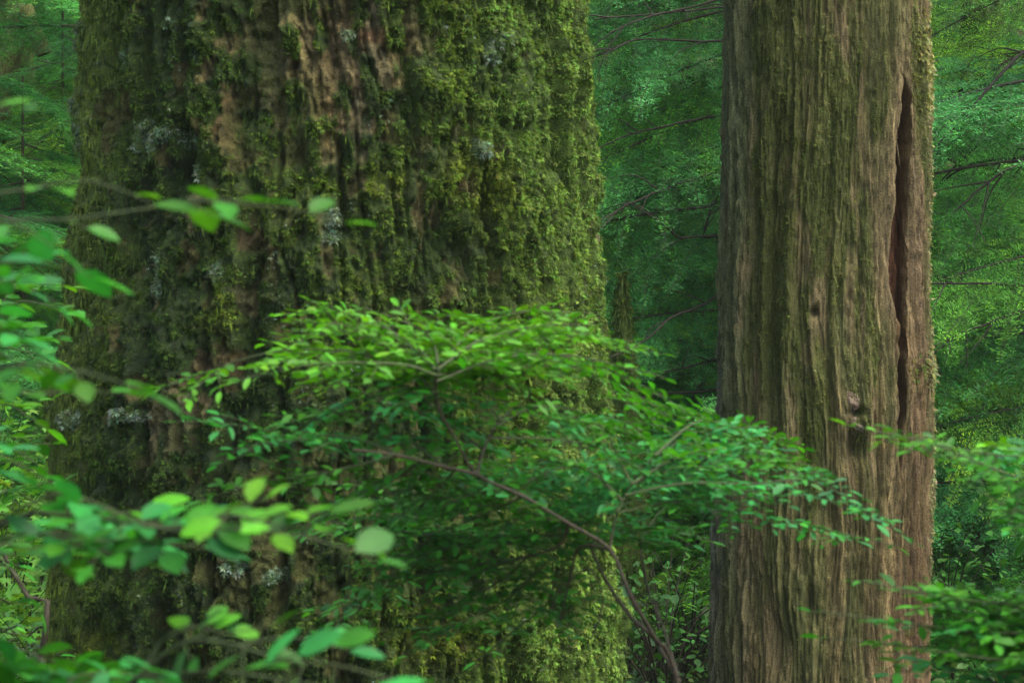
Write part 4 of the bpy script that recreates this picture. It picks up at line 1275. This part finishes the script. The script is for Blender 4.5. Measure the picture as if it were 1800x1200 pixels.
for i, (px, Y, k, s_) in enumerate(spots):
    loc = grd(px, Y)
    near = 'left of the great mossy trunk' if px < 500 else ('in the gap between the great trunks' if px < 1400 else 'right of the snag')
    kind = ['bright maple like leaves', 'small oval green leaves', 'tall bright lobed leaves', 'dull low oval leaves'][k]
    root = thing('understory_bush', loc, 'bush with %s %s' % (kind, near), 'bush', 'bushes on the forest floor')
    root.rotation_euler.z = i * 1.7
    root.scale = (s_, s_, s_)
    a = put('stems', BUSH[k][0], root)
    put('leaves', BUSH[k][1], a)

# ground cover: uncountable small leaves, moss tufts and litter on the floor and slope
a = Acc()
n = 120000
yy = 5 + 33 * rng.random(n) ** 1.2
xx = rng.uniform(-.36, .36, n) * (yy + 1)
zz_ = ground(xx, yy) + rng.random(n) ** 1.5 * .28
ax = rng.normal(0, 1, (n, 3)) * [1, 1, .3]
nr = np.array([0, -.2, 1.]) + rng.normal(0, .45, (n, 3))
pt_ = ss(-.3, .4, fbm(xx * .8, yy * .8, xx * 0, 2, 91))[:, None]
cc = (np.array([.035, .095, .024]) * (1 - pt_) + np.array([.085, .13, .020]) * pt_) * rng.uniform(.5, 1.5, (n, 1))
stamp(a, LEAF_V, LEAF_F, np.stack([xx, yy, zz_], 1), ax, nr, rng.uniform(.025, .07, n), cc)
o = a.build('ground_cover', M_LEAF)
o['kind'] = 'stuff'
o['label'] = 'low leafy ground cover and moss over the forest floor and slope'
a = Acc()
n = 1400
yy = 12 + 22 * rng.random(n)
xx = rng.uniform(-.36, .36, n) * (yy + 1)
p0 = np.stack([xx, yy, ground(xx, yy) + rng.uniform(.02, .5, n)], 1)
d = unit(rng.normal(0, 1, (n, 3)) * [1, 1, .25]) * rng.uniform(.15, .8, (n, 1))
seg_tubes(a, p0, p0 + d, .004, .002, np.array([.10, .075, .055]) * rng.uniform(.6, 1.6, (n, 1)), 4)
o = a.build('twig_litter', M_TWIG)
o['kind'] = 'stuff'
o['label'] = 'fallen brown twigs scattered over the forest floor'
print('floor', round(time.time() - T0, 1))

# ------------------------------------------------------------------ camera, light
cam = bpy.data.cameras.new('camera')
cam.lens = 70
cam.sensor_width = 36
cam.clip_end = 400
cam.clip_start = .05
cam.dof.use_dof = True
cam.dof.focus_distance = 11.5
cam.dof.aperture_fstop = 7.1
co = bpy.data.objects.new('camera', cam)
co.location = (0, 0, CAMZ)
co.rotation_euler = (R(90), 0, 0)
link(co)
SC.camera = co

hz = bpy.data.materials.new('forest air')
hz.use_nodes = True
hz.node_tree.nodes.clear()
ho = hz.node_tree.nodes.new('ShaderNodeOutputMaterial')
hv = hz.node_tree.nodes.new('ShaderNodeVolumePrincipled')
hv.inputs['Color'].default_value = (.78, .9, .78, 1)
hv.inputs['Density'].default_value = .0007
hz.node_tree.links.new(hv.outputs[0], ho.inputs['Volume'])
_x, _y0, _y1, _z0, _z1 = 62., -42., 77., -3.5, 50.
bv = np.array([[a_, b_, c_] for a_ in (-_x, _x) for b_ in (_y0, _y1) for c_ in (_z0, _z1)])
hb = put('haze', make_mesh('haze', bv, np.array([[0, 1, 3, 2], [4, 6, 7, 5], [0, 4, 5, 1], [2, 3, 7, 6], [0, 2, 6, 4], [1, 5, 7, 3]]), None, hz, False))
hb['kind'] = 'stuff'
hb['label'] = 'thin pale green haze in the forest air'
hb.visible_shadow = True

EL, AZ = 64, 120          # sun: elevation, degrees clockwise from +Y
w = bpy.data.worlds.new('World')
SC.world = w
w.use_nodes = True
nt = w.node_tree
bg = nt.nodes['Background']
sky = nt.nodes.new('ShaderNodeTexSky')
sky.sky_type = 'NISHITA'
sky.sun_disc = False
sky.sun_elevation = R(EL)
sky.sun_rotation = R(AZ)
sky.dust_density = 4.0
nt.links.new(sky.outputs[0], bg.inputs[0])
bg.inputs[1].default_value = .15
sl = bpy.data.lights.new('sun', 'SUN')
sl.energy = 1.1
sl.angle = R(60)
sl.color = (1, .96, .88)
so = bpy.data.objects.new('sun', sl)
dirv = Vector((math.sin(R(AZ)) * math.cos(R(EL)), math.cos(R(AZ)) * math.cos(R(EL)), math.sin(R(EL))))
so.rotation_euler = dirv.to_track_quat('Z', 'Y').to_euler()
so.location = (6, 3, 18)
link(so)

vs = SC.view_settings
SC.display_settings.display_device = 'sRGB'
vs.view_transform = 'Standard'
vs.look = 'None'
vs.exposure = 1.95
vs.gamma = 1
SC.render.film_transparent = False
cy = SC.cycles
cy.max_bounces = 5
cy.diffuse_bounces = 3
cy.glossy_bounces = 2
cy.transmission_bounces = 3
cy.volume_bounces = 1
cy.transparent_max_bounces = 8
cy.use_denoising = True
cy.sample_clamp_indirect = 4
print('script', round(time.time() - T0, 1))
